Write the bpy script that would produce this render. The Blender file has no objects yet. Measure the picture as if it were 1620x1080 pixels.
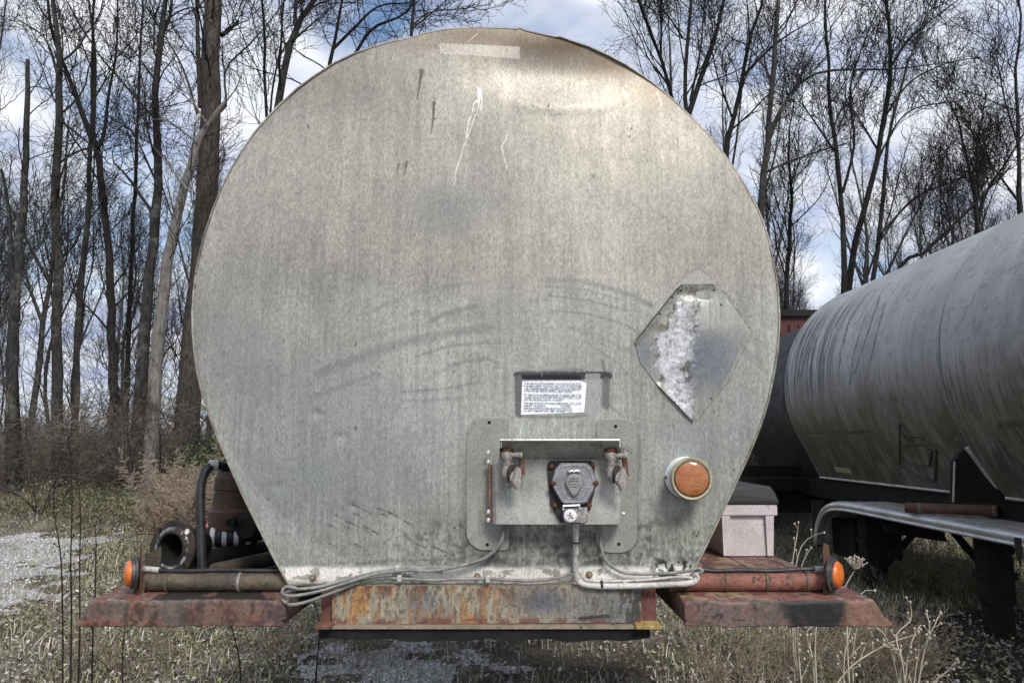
import bpy, math, random
import numpy as np
from mathutils import Vector, Matrix
C = bpy.context.scene.collection
R = math.radians
# ------------------------------------------------------------------ camera, sky, sun, exposure
H, D, F = 1.40, 2.40, 1170.0            # eye height, distance to the tank head, focal length in photo pixels
PITCH = math.atan(160.0 / F)
cam = bpy.data.cameras.new('camera'); cam.sensor_width = 36; cam.lens = 36 * F / 1620; cam.clip_end = 2000; cam.clip_start = .05
camo = bpy.data.objects.new('camera', cam); C.objects.link(camo)
camo.location = (0, -D, H); camo.rotation_euler = (math.pi / 2 + PITCH, 0, 0)
bpy.context.scene.camera = camo
SUN_EL, SUN_AZ = R(44), R(160)
w = bpy.data.worlds.new('World'); bpy.context.scene.world = w; w.use_nodes = True
nt = w.node_tree; nt.nodes.clear()
def wn(t, **k):
    n = nt.nodes.new(t)
    for a, b in k.items(): setattr(n, a, b)
    return n
sky = wn('ShaderNodeTexSky', sky_type='NISHITA', sun_disc=False, sun_elevation=SUN_EL, sun_rotation=SUN_AZ, air_density=1.0, dust_density=1.8, ozone_density=1.6)
bg1 = wn('ShaderNodeBackground'); bg1.inputs[1].default_value = .10
nt.links.new(sky.outputs[0], bg1.inputs[0])
tc = wn('ShaderNodeTexCoord'); sep = wn('ShaderNodeSeparateXYZ'); nt.links.new(tc.outputs['Generated'], sep.inputs[0])
ad = wn('ShaderNodeMath', operation='ADD'); nt.links.new(sep.outputs[2], ad.inputs[0]); ad.inputs[1].default_value = .32
dx = wn('ShaderNodeMath', operation='DIVIDE'); nt.links.new(sep.outputs[0], dx.inputs[0]); nt.links.new(ad.outputs[0], dx.inputs[1])
dy = wn('ShaderNodeMath', operation='DIVIDE'); nt.links.new(sep.outputs[1], dy.inputs[0]); nt.links.new(ad.outputs[0], dy.inputs[1])
cb = wn('ShaderNodeCombineXYZ'); nt.links.new(dx.outputs[0], cb.inputs[0]); nt.links.new(dy.outputs[0], cb.inputs[1]); cb.inputs[2].default_value = 3.1
n1 = wn('ShaderNodeTexNoise'); n1.inputs['Scale'].default_value = 2.1; n1.inputs['Detail'].default_value = 9; n1.inputs['Roughness'].default_value = .58
n1.inputs['Distortion'].default_value = .35
nt.links.new(cb.outputs[0], n1.inputs['Vector'])
hz = wn('ShaderNodeMapRange'); nt.links.new(sep.outputs[2], hz.inputs[0]); hz.inputs[1].default_value = .0; hz.inputs[2].default_value = .5; hz.inputs[3].default_value = .13; hz.inputs[4].default_value = 0   # more cloud towards the horizon
hs_ = wn('ShaderNodeMath', operation='ADD'); nt.links.new(n1.outputs[0], hs_.inputs[0]); nt.links.new(hz.outputs[0], hs_.inputs[1])
cr = wn('ShaderNodeValToRGB'); nt.links.new(hs_.outputs[0], cr.inputs[0])
cr.color_ramp.elements[0].position = .36; cr.color_ramp.elements[0].color = (0, 0, 0, 1)
cr.color_ramp.elements[1].position = .55; cr.color_ramp.elements[1].color = (1, 1, 1, 1)
n2 = wn('ShaderNodeTexNoise'); n2.inputs['Scale'].default_value = 4.5; n2.inputs['Detail'].default_value = 6
nt.links.new(cb.outputs[0], n2.inputs['Vector'])
cr2 = wn('ShaderNodeValToRGB'); nt.links.new(n2.outputs[0], cr2.inputs[0])
cr2.color_ramp.elements[0].position = .38; cr2.color_ramp.elements[0].color = (.50, .57, .76, 1)
cr2.color_ramp.elements[1].position = .66; cr2.color_ramp.elements[1].color = (.97, .98, 1, 1)
bg2 = wn('ShaderNodeBackground'); bg2.inputs[1].default_value = 0.60
nt.links.new(cr2.outputs[0], bg2.inputs[0])
mx = wn('ShaderNodeMixShader'); nt.links.new(cr.outputs[0], mx.inputs[0]); nt.links.new(bg1.outputs[0], mx.inputs[1]); nt.links.new(bg2.outputs[0], mx.inputs[2])
wo = wn('ShaderNodeOutputWorld'); nt.links.new(mx.outputs[0], wo.inputs[0])
sl = bpy.data.lights.new('sun', 'SUN'); sl.energy = 1.8; sl.angle = R(16); sl.color = (1, .95, .87)
so = bpy.data.objects.new('sun', sl); C.objects.link(so); so.location = (0, 0, 30)
sd = Vector((math.sin(SUN_AZ) * math.cos(SUN_EL), math.cos(SUN_AZ) * math.cos(SUN_EL), math.sin(SUN_EL)))
so.rotation_euler = (-sd).to_track_quat('-Z', 'Y').to_euler()
vs = bpy.context.scene.view_settings
vs.view_transform = 'Standard'; vs.look = 'None'; vs.exposure = .88; vs.gamma = 1; vs.use_curve_mapping = False

# ------------------------------------------------------------------ measuring helpers (photo pixel -> metres at a known depth)
cp, sp = math.cos(PITCH), math.sin(PITCH)
def ray(u, v):
    a, b = (u - 810) / F, (540 - v) / F
    return a, cp - b * sp, sp + b * cp
def P(u, v, Y):
    a, b, c = ray(u, v); t = (Y + D) / b
    return Vector((a * t, Y, H + c * t))
def PZ(u, v, z):
    a, b, c = ray(u, v); t = (z - H) / c
    return Vector((a * t, b * t - D, z))
def proj(x, y, z):
    yy, zz = y + D, z - H
    d = yy * cp + zz * sp
    return 810 + F * x / d, 540 - F * (-yy * sp + zz * cp) / d
def yh(u, v):                              # y of the slightly domed tank head
    s = np.clip(((u - 768) / 470) ** 2 + ((v - 480) / 460) ** 2, 0, 1)
    return -.045 * (1 - s)
def PH(u, v, off=0.0): return P(u, v, float(yh(u, v)) - off)
def smooth(a, b, x):
    t = np.clip((x - a) / (b - a), 0, 1); return t * t * (3 - 2 * t)
def vnoise(x, y, seed):                    # value noise
    rs = np.random.RandomState(seed); tab = rs.rand(256, 256)
    xi = np.floor(x).astype(int); yi = np.floor(y).astype(int); fx = x - xi; fy = y - yi
    fx = fx * fx * (3 - 2 * fx); fy = fy * fy * (3 - 2 * fy)
    g = lambda i, j: tab[i % 256, j % 256]
    return (g(xi, yi) * (1 - fx) + g(xi + 1, yi) * fx) * (1 - fy) + (g(xi, yi + 1) * (1 - fx) + g(xi + 1, yi + 1) * fx) * fy
def fbm(x, y, seed, o=4):
    s = 0; a = .5; n = 0
    for k in range(o):
        s = s + a * vnoise(x * 2 ** k + 17.3 * k, y * 2 ** k + 5.1 * k, seed + k); n += a; a *= .55
    return s / n
def segdist(U, V, pts):
    best = np.full(U.shape, 1e9); along = np.zeros(U.shape); n = len(pts) - 1
    for i in range(n):
        (x0, y0), (x1, y1) = pts[i][:2], pts[i + 1][:2]
        ex, ey = x1 - x0, y1 - y0; L = ex * ex + ey * ey + 1e-9
        t = np.clip(((U - x0) * ex + (V - y0) * ey) / L, 0, 1)
        d = np.hypot(U - x0 - t * ex, V - y0 - t * ey)
        m = d < best; best = np.where(m, d, best); along = np.where(m, (i + t) / n, along)
    return best, along
def inpoly(U, V, poly):
    c = np.zeros(U.shape, bool); n = len(poly); j = n - 1
    for i in range(n):
        xi, yi = poly[i]; xj, yj = poly[j]
        k = ((yi > V) != (yj > V)) & (U < (xj - xi) * (V - yi) / (yj - yi + 1e-12) + xi)
        c ^= k; j = i
    return c

# ------------------------------------------------------------------ object helpers
WORLD = {}
def tag(o, label=None, cat=None, group=None, kind=None):
    if label: o['label'] = label
    if cat: o['category'] = cat
    if group: o['group'] = group
    if kind: o['kind'] = kind
    return o
def thing(name, label, cat, loc, group=None):
    o = bpy.data.objects.new(name, None); C.objects.link(o); o.location = loc; o.empty_display_size = .1
    WORLD[o.name] = Vector(loc); return tag(o, label, cat, group)
def link(name, V, Fc, mat, parent=None, smooth_=False, base=None, cols=None, normals=None):
    V = np.asarray(V, dtype=np.float64).reshape(-1, 3)
    c = (V.min(0) + V.max(0)) / 2
    if base is not None: c = np.array(base, float)
    elif parent is None: c[2] = V[:, 2].min()
    me = bpy.data.meshes.new(name)
    if isinstance(Fc, np.ndarray):
        n, k = Fc.shape
        me.vertices.add(len(V)); me.vertices.foreach_set('co', (V - c).astype(np.float32).ravel())
        me.loops.add(n * k); me.loops.foreach_set('vertex_index', Fc.astype(np.int32).ravel())
        me.polygons.add(n); me.polygons.foreach_set('loop_start', np.arange(0, n * k, k, dtype=np.int32))
        me.update(calc_edges=True)
    else:
        me.from_pydata((V - c).tolist(), [], Fc); me.update()
    if smooth_: me.polygons.foreach_set('use_smooth', np.ones(len(me.polygons), bool))
    if cols is not None:
        at = me.color_attributes.new('Col', 'FLOAT_COLOR', 'POINT')
        cc = np.ones((len(V), 4), np.float32); cc[:, :3] = cols; at.data.foreach_set('color', cc.ravel())
    me.materials.append(mat)
    o = bpy.data.objects.new(name, me); C.objects.link(o)
    WORLD[o.name] = Vector(c)
    if parent is not None:
        o.parent = parent; o.location = Vector(c) - WORLD[parent.name]
    else: o.location = c
    return o
class MB:
    def __init__(s): s.v = []; s.f = []
    def add(s, V, Fs):
        b = len(s.v); s.v += [tuple(p) for p in V]; s.f += [tuple(i + b for i in f) for f in Fs]; return s
    def box(s, a, b, bev=0.0):
        x0, y0, z0 = [min(a[i], b[i]) for i in range(3)]; x1, y1, z1 = [max(a[i], b[i]) for i in range(3)]
        if bev:
            e = bev; V = []
            prof = [(x0 + e, y0), (x1 - e, y0), (x1, y0 + e), (x1, y1 - e), (x1 - e, y1), (x0 + e, y1), (x0, y1 - e), (x0, y0 + e)]
            ins = [(min(max(x, x0 + e), x1 - e), min(max(y, y0 + e), y1 - e)) for x, y in prof]
            for zz, q in ((z0, ins), (z0 + e, prof), (z1 - e, prof), (z1, ins)): V += [(x, y, zz) for x, y in q]
            n = 8; Fs = []
            for k in range(3):
                for i in range(n): Fs.append((k * n + i, k * n + (i + 1) % n, (k + 1) * n + (i + 1) % n, (k + 1) * n + i))
            Fs.append(tuple(range(n))[::-1]); Fs.append(tuple(range(3 * n, 4 * n)))
            return s.add(V, Fs)
        V = [(x0, y0, z0), (x1, y0, z0), (x1, y1, z0), (x0, y1, z0), (x0, y0, z1), (x1, y0, z1), (x1, y1, z1), (x0, y1, z1)]
        return s.add(V, [(3, 2, 1, 0), (4, 5, 6, 7), (0, 1, 5, 4), (1, 2, 6, 5), (2, 3, 7, 6), (3, 0, 4, 7)])
    def tube(s, pts, r, n=10, cap=True):
        pts = [Vector(p) for p in pts]; m = len(pts)
        rr = list(r) if hasattr(r, '__len__') else [r] * m
        V = []; up = None
        for i, p in enumerate(pts):
            t = (pts[min(i + 1, m - 1)] - pts[max(i - 1, 0)]).normalized()
            if up is None:
                up = Vector((0, 0, 1)) if abs(t.z) < .9 else Vector((1, 0, 0))
            a = (up - t * up.dot(t)).normalized(); b = t.cross(a); up = a
            for k in range(n):
                q = 2 * math.pi * k / n
                V.append(p + (a * math.cos(q) + b * math.sin(q)) * rr[i])
        Fs = [(i * n + k, i * n + (k + 1) % n, (i + 1) * n + (k + 1) % n, (i + 1) * n + k) for i in range(m - 1) for k in range(n)]
        if cap: Fs += [tuple(range(n))[::-1], tuple(range((m - 1) * n, m * n))]
        return s.add(V, Fs)
    def lathe(s, o, axis, prof, n=24, cap=True, sx=1.0):        # prof: (distance along axis, radius)
        o = Vector(o); t = Vector(axis).normalized()
        up = Vector((0, 0, 1)) if abs(t.z) < .9 else Vector((0, -1, 0))
        a = (up - t * up.dot(t)).normalized(); b = t.cross(a); V = []
        for h, r in prof:
            for k in range(n):
                q = 2 * math.pi * (k + .5) / n
                V.append(o + t * h + (a * math.cos(q) + b * math.sin(q) * sx) * r)
        m = len(prof)
        Fs = [(i * n + k, i * n + (k + 1) % n, (i + 1) * n + (k + 1) % n, (i + 1) * n + k) for i in range(m - 1) for k in range(n)]
        if cap: Fs += [tuple(range(n))[::-1], tuple(range((m - 1) * n, m * n))]
        return s.add(V, Fs)
    def prism(s, pts, vec):                                     # polygon swept along a vector
        pts = [Vector(p) for p in pts]; n = len(pts); vec = Vector(vec)
        V = pts + [p + vec for p in pts]
        return s.add(V, [tuple(range(n)), tuple(range(n, 2 * n))[::-1]] + [(i, i + n, (i + 1) % n + n, (i + 1) % n) for i in range(n)])
    def bprism(s, pts, vec, e=.003):                            # the same with a chamfered far edge
        pts = [Vector(p) for p in pts]; n = len(pts); vec = Vector(vec); L = vec.length; d = vec / L
        c = sum(pts, Vector()) / n
        ins = [p + (c - p).normalized() * e * 1.2 for p in pts]
        V = pts + [p + d * (L - e) for p in pts] + [p + vec for p in ins]
        Fs = [tuple(range(n))]
        for k in range(2): Fs += [(k * n + i, k * n + i + n, k * n + (i + 1) % n + n, k * n + (i + 1) % n) for i in range(n)]
        return s.add(V, Fs + [tuple(range(2 * n, 3 * n))[::-1]])
    def build(s, name, mat, parent=None, smooth_=False, base=None):
        o = link(name, s.v, s.f, mat, parent, smooth_, base)
        import bmesh
        bm = bmesh.new(); bm.from_mesh(o.data); bmesh.ops.recalc_face_normals(bm, faces=bm.faces); bm.to_mesh(o.data); bm.free()
        if smooth_:
            try: o.data.set_sharp_from_angle(angle=R(40))
            except Exception: pass
        return o
def curve(pts, n=8):                                            # Catmull-Rom through points
    pts = [Vector(p) for p in pts]; q = [pts[0] * 2 - pts[1]] + pts + [pts[-1] * 2 - pts[-2]]; out = []
    for i in range(1, len(q) - 2):
        for k in range(n):
            t = k / n; a, b, c, d = q[i - 1], q[i], q[i + 1], q[i + 2]
            out.append(.5 * ((2 * b) + (c - a) * t + (2 * a - 5 * b + 4 * c - d) * t * t + (3 * b - a - 3 * c + d) * t ** 3))
    return out + [pts[-1]]

# ------------------------------------------------------------------ materials
def base_mat(name):
    m = bpy.data.materials.new(name); m.use_nodes = True; t = m.node_tree
    return m, t, t.nodes['Principled BSDF']
def nd(t, k, **a):
    n = t.nodes.new(k)
    for x, y in a.items(): setattr(n, x, y)
    return n
def noise(t, scale, detail=4, rough=.55, vec=None, stretch=None):
    n = nd(t, 'ShaderNodeTexNoise'); n.inputs['Scale'].default_value = scale; n.inputs['Detail'].default_value = detail; n.inputs['Roughness'].default_value = rough
    co = nd(t, 'ShaderNodeTexCoord'); src = co.outputs['Object']
    if stretch:
        mp = nd(t, 'ShaderNodeMapping'); mp.inputs['Scale'].default_value = stretch; t.links.new(src, mp.inputs[0]); src = mp.outputs[0]
    t.links.new(src, n.inputs['Vector']); return n.outputs[0]
def ramp(t, src, stops):
    r = nd(t, 'ShaderNodeValToRGB'); t.links.new(src, r.inputs[0]); e = r.color_ramp.elements
    while len(e) < len(stops): e.new(.5)
    for i, (p, c) in enumerate(stops):
        e[i].position = p; e[i].color = (*c, 1) if len(c) == 3 else c
    return r.outputs[0]
def mixc(t, f, a, b, mode='MIX'):
    n = nd(t, 'ShaderNodeMix', data_type='RGBA', blend_type=mode)
    for i, x in ((0, f), (6, a), (7, b)):
        if hasattr(x, 'links'): t.links.new(x, n.inputs[i])
        elif i == 0: n.inputs[0].default_value = x
        else: n.inputs[i].default_value = (*x, 1)
    return n.outputs[2]
def bump(t, b, src, strength, dist=.01):
    n = nd(t, 'ShaderNodeBump'); n.inputs['Strength'].default_value = strength; n.inputs['Distance'].default_value = dist
    t.links.new(src, n.inputs['Height']); t.links.new(n.outputs[0], b.inputs['Normal'])
def worn(name, c1, c2, scale=6, rough=.6, metal=0.0, c3=None, fine=80, bs=.25, bd=.004, spec=.4, stretch=None, lo=.38, hi=.62, t3=(.6, .68)):
    m, t, b = base_mat(name)
    col = ramp(t, noise(t, scale, 7, .62, stretch=stretch), [(lo, c1), (hi, c2)])
    if c3: col = mixc(t, ramp(t, noise(t, scale * 1.7 + 1.3, 8, .7, stretch=stretch), [(t3[0], (0, 0, 0)), (t3[1], (1, 1, 1))]), col, c3)
    f = noise(t, fine, 3, .6)
    col = mixc(t, 1.0, col, ramp(t, f, [(.3, (.72, .72, .72)), (.7, (1.18, 1.18, 1.18))]), 'MULTIPLY')
    t.links.new(col, b.inputs['Base Color']); b.inputs['Metallic'].default_value = metal
    rr = ramp(t, noise(t, scale * 2, 4), [(.3, (max(rough - .12, .05),) * 3), (.7, (min(rough + .15, 1),) * 3)])
    t.links.new(rr, b.inputs['Roughness']); b.inputs['Specular IOR Level'].default_value = spec
    bump(t, b, f, bs, bd); return m
def painted(name, rough=.55, metal=0.0, fine=(260, 260, 70), amt=(.80, 1.2), bs=.2, bd=.003, spec=.4, grain=300):
    m, t, b = base_mat(name)
    a = nd(t, 'ShaderNodeVertexColor', layer_name='Col')
    n1 = noise(t, 1.0, 3, .7, stretch=fine); n2 = noise(t, grain, 2, .6)
    col = mixc(t, 1.0, a.outputs[0], ramp(t, n1, [(.28, (amt[0],) * 3), (.72, (amt[1],) * 3)]), 'MULTIPLY')
    col = mixc(t, 1.0, col, ramp(t, n2, [(.25, (amt[0],) * 3), (.75, (amt[1],) * 3)]), 'MULTIPLY')
    t.links.new(col, b.inputs['Base Color']); b.inputs['Metallic'].default_value = metal; b.inputs['Roughness'].default_value = rough
    b.inputs['Specular IOR Level'].default_value = spec
    bump(t, b, n1, bs, bd); return m
M = dict(
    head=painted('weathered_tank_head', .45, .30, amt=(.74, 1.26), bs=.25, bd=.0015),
    tank=painted('dull_aluminium_tank', .45, .12, fine=(60, 60, 60), amt=(.85, 1.15), grain=120, bs=.12),
    deck=painted('peeling_red_deck_paint', .6, 0, fine=(60, 60, 60), amt=(.7, 1.3), grain=160, bs=.5, bd=.004),
    beam=painted('rusty_beam', .62, .1, fine=(90, 90, 22), amt=(.65, 1.3), grain=140, bs=.4),
    alu=worn('scuffed_aluminium', (.42, .42, .40), (.58, .58, .55), 9, .42, .5, (.14, .12, .10), 150, .15),
    bracket=worn('dirty_aluminium_plate', (.22, .22, .20), (.50, .50, .475), 8, .5, .3, (.10, .085, .065), 190, .2, .002, lo=.3, hi=.62, t3=(.54, .74)),
    plate=worn('dull_backing_plate', (.25, .25, .225), (.34, .34, .31), 9, .5, .25, (.11, .098, .078), 200, .15, .002, stretch=(1, 1, .5), t3=(.58, .76)),
    cast=worn('cast_grey_metal', (.20, .21, .22), (.30, .31, .32), 30, .5, .4, (.12, .11, .10), 200, .2, .002),
    glad=worn('chalky_cast_aluminium', (.22, .205, .19), (.44, .42, .39), 45, .55, .3, (.07, .06, .05), 220, .4, .003, t3=(.54, .66)),
    rustbolt=worn('rusty_bolt', (.06, .022, .018), (.12, .05, .036), 60, .8, .1, None, 200, .4),
    rust=worn('brown_rust', (.10, .052, .034), (.17, .09, .06), 14, .8, .1, (.05, .035, .03), 120, .5),
    rustpipe=worn('grimy_rusted_pipe', (.055, .05, .042), (.13, .10, .07), 12, .65, .2, (.30, .24, .18), 90, .5, t3=(.66, .7)),
    redpipe=worn('red_painted_rusty_pipe', (.17, .07, .05), (.26, .11, .085), 14, .7, .05, (.05, .035, .03), 90, .5, t3=(.54, .62)),
    redrust=worn('dark_red_gusset', (.085, .035, .03), (.15, .06, .05), 12, .8, 0, (.03, .025, .02), 90, .5),
    black=worn('dirty_black_steel', (.006, .006, .0065), (.015, .015, .0155), 10, .75, 0, (.045, .038, .03), 90, .4, t3=(.70, .78), spec=.25),
    gasket=worn('black_rubber', (.018, .017, .017), (.035, .033, .032), 20, .75, 0, None, 150, .3),
    hose=worn('black_hose', (.012, .013, .016), (.028, .029, .033), 16, .5, 0, None, 160, .2),
    cable=worn('grey_cable', (.15, .155, .15), (.27, .275, .265), 25, .6, 0, (.06, .055, .05), 120, .3),
    conduit=worn('white_conduit', (.36, .35, .33), (.56, .55, .53), 20, .55, 0, (.15, .13, .10), 120, .2, t3=(.56, .66)),
    whitelamp=worn('white_lamp_housing', (.66, .68, .72), (.78, .80, .84), 14, .3, 0, (.45, .44, .42), 120, .05, t3=(.62, .8)),
    olive=worn('aged_olive_rim', (.30, .27, .17), (.42, .39, .27), 25, .45, 0, None, 120, .1),
    darkrim=worn('dark_inner_rim', (.07, .05, .025), (.12, .09, .05), 25, .5, 0, None, 120, .1),
    black_hole=worn('shaded_recess', (.004, .004, .004), (.008, .008, .008), 20, .9, 0, None, 100, .1),  # near-black colour stands for the shade inside holes and pipe bore
    white=worn('white_label_vinyl', (.80, .82, .88), (.88, .90, .95), 18, .5, 0, (.66, .67, .70), 120, .05, t3=(.66, .74)),
    ink=worn('faded_black_print', (.06, .06, .08), (.30, .30, .33), 60, .7, 0, None, 200, .05),
    yellow=worn('chipped_yellow_steel', (.25, .17, .06), (.38, .30, .12), 30, .75, 0, (.10, .055, .03), 120, .4),
    shiny=worn('bright_rivet', (.6, .6, .6), (.75, .75, .75), 30, .3, .6, None, 100, .05),
    lidblack=worn('black_plastic_lid', (.013, .014, .016), (.03, .03, .033), 8, .5, 0, (.06, .06, .06), 120, .2),
    pink=worn('dusty_pinkish_plastic', (.50, .445, .465), (.62, .57, .59), 7, .55, 0, (.40, .35, .36), 150, .1),
    fender=worn('brushed_aluminium_fender', (.55, .56, .575), (.74, .745, .755), 5, .38, .6, (.16, .15, .13), 120, .15, stretch=(3, .6, 1), t3=(.6, .74)),
    fendertop=worn('dusty_fender_top', (.30, .28, .25), (.46, .44, .41), 6, .6, .2, (.12, .10, .08), 120, .2, stretch=(6, .7, 1)),
    redbox=worn('dark_red_steel', (.045, .012, .010), (.075, .02, .016), 3, .65, 0, (.03, .018, .015), 60, .2),
    pinkribbon=worn('pink_ribbon', (.72, .12, .22), (.85, .25, .36), 20, .5, 0, None, 100, .1),
    ribwhite=worn('white_ribbed_plastic', (.6, .6, .58), (.75, .75, .73), 20, .5, 0, None, 100, .1),
    red_edge=worn('reddish_reflector_strip', (.16, .07, .05), (.27, .13, .10), 25, .5, 0, None, 100, .1),
)
def lens(name, c1, c2, scale, rough=.25):
    m, t, b = base_mat(name)
    col = ramp(t, noise(t, scale, 4), [(.35, c1), (.68, c2)])
    t.links.new(col, b.inputs['Base Color']); b.inputs['Roughness'].default_value = rough
    b.inputs['Coat Weight'].default_value = .3; b.inputs['Coat Roughness'].default_value = .15
    b.inputs['Subsurface Weight'].default_value = .25; b.inputs['Subsurface Radius'].default_value = (.02, .008, .002)
    wv = nd(t, 'ShaderNodeTexVoronoi'); wv.inputs['Scale'].default_value = 110
    co = nd(t, 'ShaderNodeTexCoord'); t.links.new(co.outputs['Object'], wv.inputs['Vector'])
    bump(t, b, wv.outputs['Distance'], .25, .003)
    return m
M['amber'] = lens('bright_amber_lens', (.52, .105, .012), (.70, .20, .03), 30, .35)
M['oldamber'] = lens('clouded_amber_lens', (.31, .085, .028), (.40, .185, .075), 26, .16)
# ================================================================== GROUND
GR = np.random.RandomState(7)
def hgt(x, y):
    x = np.asarray(x, float); y = np.asarray(y, float)
    return .75 * smooth(8.3, 13.5, y) + .9 * smooth(14, 60, y) + .05 * (fbm(x * .5, y * .5, 200, 2) - .5) + .03 * (fbm(x * 2.2, y * 2.2, 201, 2) - .5) * smooth(-3, 2, y)
def gravel_mask(x, y):
    n = fbm(x * 1.1, y * 1.1, 210, 4) - .5; n2 = fbm(x * 4, y * 4, 211, 3) - .5
    a = np.minimum((-4.05 - .36 * (y - 4.3)) - x, np.minimum(9.3 - y, (y - 4.1) + .25 * (-4 - x))) / 1.0 - .25
    b = np.minimum(.55 - np.abs(x + .75), 1.6 - np.abs(y - 3.0))
    return np.maximum(a, b) + 2.0 * n + 1.6 * n2
s_ = np.linspace(-1, 1, 321); gx = 260 * s_ ** 5 + 14 * s_; t_ = np.linspace(0, 1, 321); gy = -10 + 24 * t_ + 420 * t_ ** 5
X, Y = np.meshgrid(gx, gy); Zg = hgt(X, Y); ny, nx = X.shape; idx = np.arange(ny * nx).reshape(ny, nx)
q = np.stack([idx[:-1, :-1].ravel(), idx[:-1, 1:].ravel(), idx[1:, 1:].ravel(), idx[1:, :-1].ravel()], 1)
def ground_mat():
    m, t, b = base_mat('litter_and_dry_grass')
    c = ramp(t, noise(t, .9, 8, .65), [(.35, (.075, .067, .056)), (.5, (.15, .135, .11)), (.62, (.26, .24, .20))])
    c = mixc(t, ramp(t, noise(t, .55, 6, .6), [(.52, (0, 0, 0)), (.64, (1, 1, 1))]), c, (.105, .115, .065))
    f = noise(t, 60, 5, .75); c = mixc(t, 1, c, ramp(t, f, [(.32, (.45, .45, .45)), (.68, (1.5, 1.5, 1.5))]), 'MULTIPLY')
    t.links.new(c, b.inputs['Base Color']); b.inputs['Roughness'].default_value = .95; b.inputs['Specular IOR Level'].default_value = .1
    bump(t, b, f, .8, .03); return m
tag(link('ground', np.stack([X, Y, Zg], 2).reshape(-1, 3), q, ground_mat(), None, True), kind='structure')
xs = np.arange(-12, 1.6, .05); ys = np.arange(1.4, 9.6, .05); X, Y = np.meshgrid(xs, ys); ms = gravel_mask(X, Y) > .05
c = ms[:-1, :-1] & ms[1:, :-1] & ms[:-1, 1:] & ms[1:, 1:]; idx = np.arange(X.size).reshape(X.shape)
q = np.stack([idx[:-1, :-1][c], idx[:-1, 1:][c], idx[1:, 1:][c], idx[1:, :-1][c]], 1); us = np.unique(q); mp = np.full(X.size, -1); mp[us] = np.arange(len(us))
def gravel_mat():
    m, t, b = base_mat('crushed_stone')
    v = nd(t, 'ShaderNodeTexVoronoi'); v.inputs['Scale'].default_value = 42; co = nd(t, 'ShaderNodeTexCoord'); t.links.new(co.outputs['Object'], v.inputs['Vector'])
    c = ramp(t, v.outputs['Color'], [(.1, (.22, .22, .215)), (.9, (.58, .58, .57))]); c = mixc(t, ramp(t, noise(t, 1.4, 6, .65), [(.5, (0, 0, 0)), (.66, (.8, .8, .8))]), c, (.14, .115, .09))
    t.links.new(c, b.inputs['Base Color']); b.inputs['Roughness'].default_value = .9; bump(t, b, v.outputs['Distance'], .8, .02); return m
tag(link('gravel_track', np.stack([X.ravel(), Y.ravel(), hgt(X, Y).ravel() + .006], 1)[us], mp[q], gravel_mat(), None, True), kind='structure')
def vcol(name, rough=.8, sub=0.0):
    m, t, b = base_mat(name); a = nd(t, 'ShaderNodeVertexColor', layer_name='Col'); f = noise(t, 35, 2)
    t.links.new(mixc(t, 1, a.outputs[0], ramp(t, f, [(.3, (.75, .75, .75)), (.7, (1.25, 1.25, 1.25))]), 'MULTIPLY'), b.inputs['Base Color'])
    b.inputs['Roughness'].default_value = rough; b.inputs['Specular IOR Level'].default_value = .2; return m
def soil_mask(x, y):
    return np.minimum(1.35 - np.abs(x - 4.0), 1.25 - np.abs(y - 3.0)) + 1.6 * (fbm(x * 1.2, y * 1.2, 215, 4) - .5) + .8 * (fbm(x * 5, y * 5, 216, 3) - .5)
xs = np.arange(2, 6.4, .05); ys = np.arange(1.2, 5.2, .05); X, Y = np.meshgrid(xs, ys); ms = soil_mask(X, Y) > .05
c = ms[:-1, :-1] & ms[1:, :-1] & ms[:-1, 1:] & ms[1:, 1:]; idx = np.arange(X.size).reshape(X.shape)
q = np.stack([idx[:-1, :-1][c], idx[:-1, 1:][c], idx[1:, 1:][c], idx[1:, :-1][c]], 1); us = np.unique(q); mp = np.full(X.size, -1); mp[us] = np.arange(len(us))
tag(link('bare_soil', np.stack([X.ravel(), Y.ravel(), hgt(X, Y).ravel() + .006], 1)[us], mp[q], worn('dark_soil', (.030, .026, .022), (.060, .052, .045), 5, .95, 0, (.10, .09, .075), 60, .8, .02, .1), None, True), kind='structure')  # darker ground sheet beside and beneath the far trailer
# stones
n = 16000; x = GR.uniform(-11, 1.2, n); y = GR.uniform(1.8, 9.4, n); k = gravel_mask(x, y) > -.15 + .35 * GR.rand(n); x, y = x[k], y[k]; n = len(x)
oc = np.array([(1, 0, 0), (0, 1, 0), (-1, 0, 0), (0, -1, 0), (0, 0, 1), (0, 0, -1)], float); of = np.array([(0, 1, 4), (1, 2, 4), (2, 3, 4), (3, 0, 4), (1, 0, 5), (2, 1, 5), (3, 2, 5), (0, 3, 5)])
sz = GR.uniform(.008, .022, n) * (1 + GR.rand(n) ** 6); an = GR.uniform(0, 6.3, n); ov = oc[None] * (sz[:, None, None] * GR.uniform(.55, 1.1, (n, 6, 1)))
ca, sa = np.cos(an)[:, None], np.sin(an)[:, None]; V = np.stack([ov[..., 0] * ca - ov[..., 1] * sa + x[:, None], ov[..., 0] * sa + ov[..., 1] * ca + y[:, None], ov[..., 2] * .7 + hgt(x, y)[:, None] + .008], 2)
Fq = (of[None] + 6 * np.arange(n)[:, None, None]).reshape(-1, 3); cc = (GR.uniform(.25, .65, n)[:, None] * np.array([[1, 1, 1.02]]))
tag(link('gravel_stones', V.reshape(-1, 3), Fq, vcol('loose_stone', .9), None, False, cols=np.repeat(cc, 6, 0)), kind='stuff')
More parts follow.
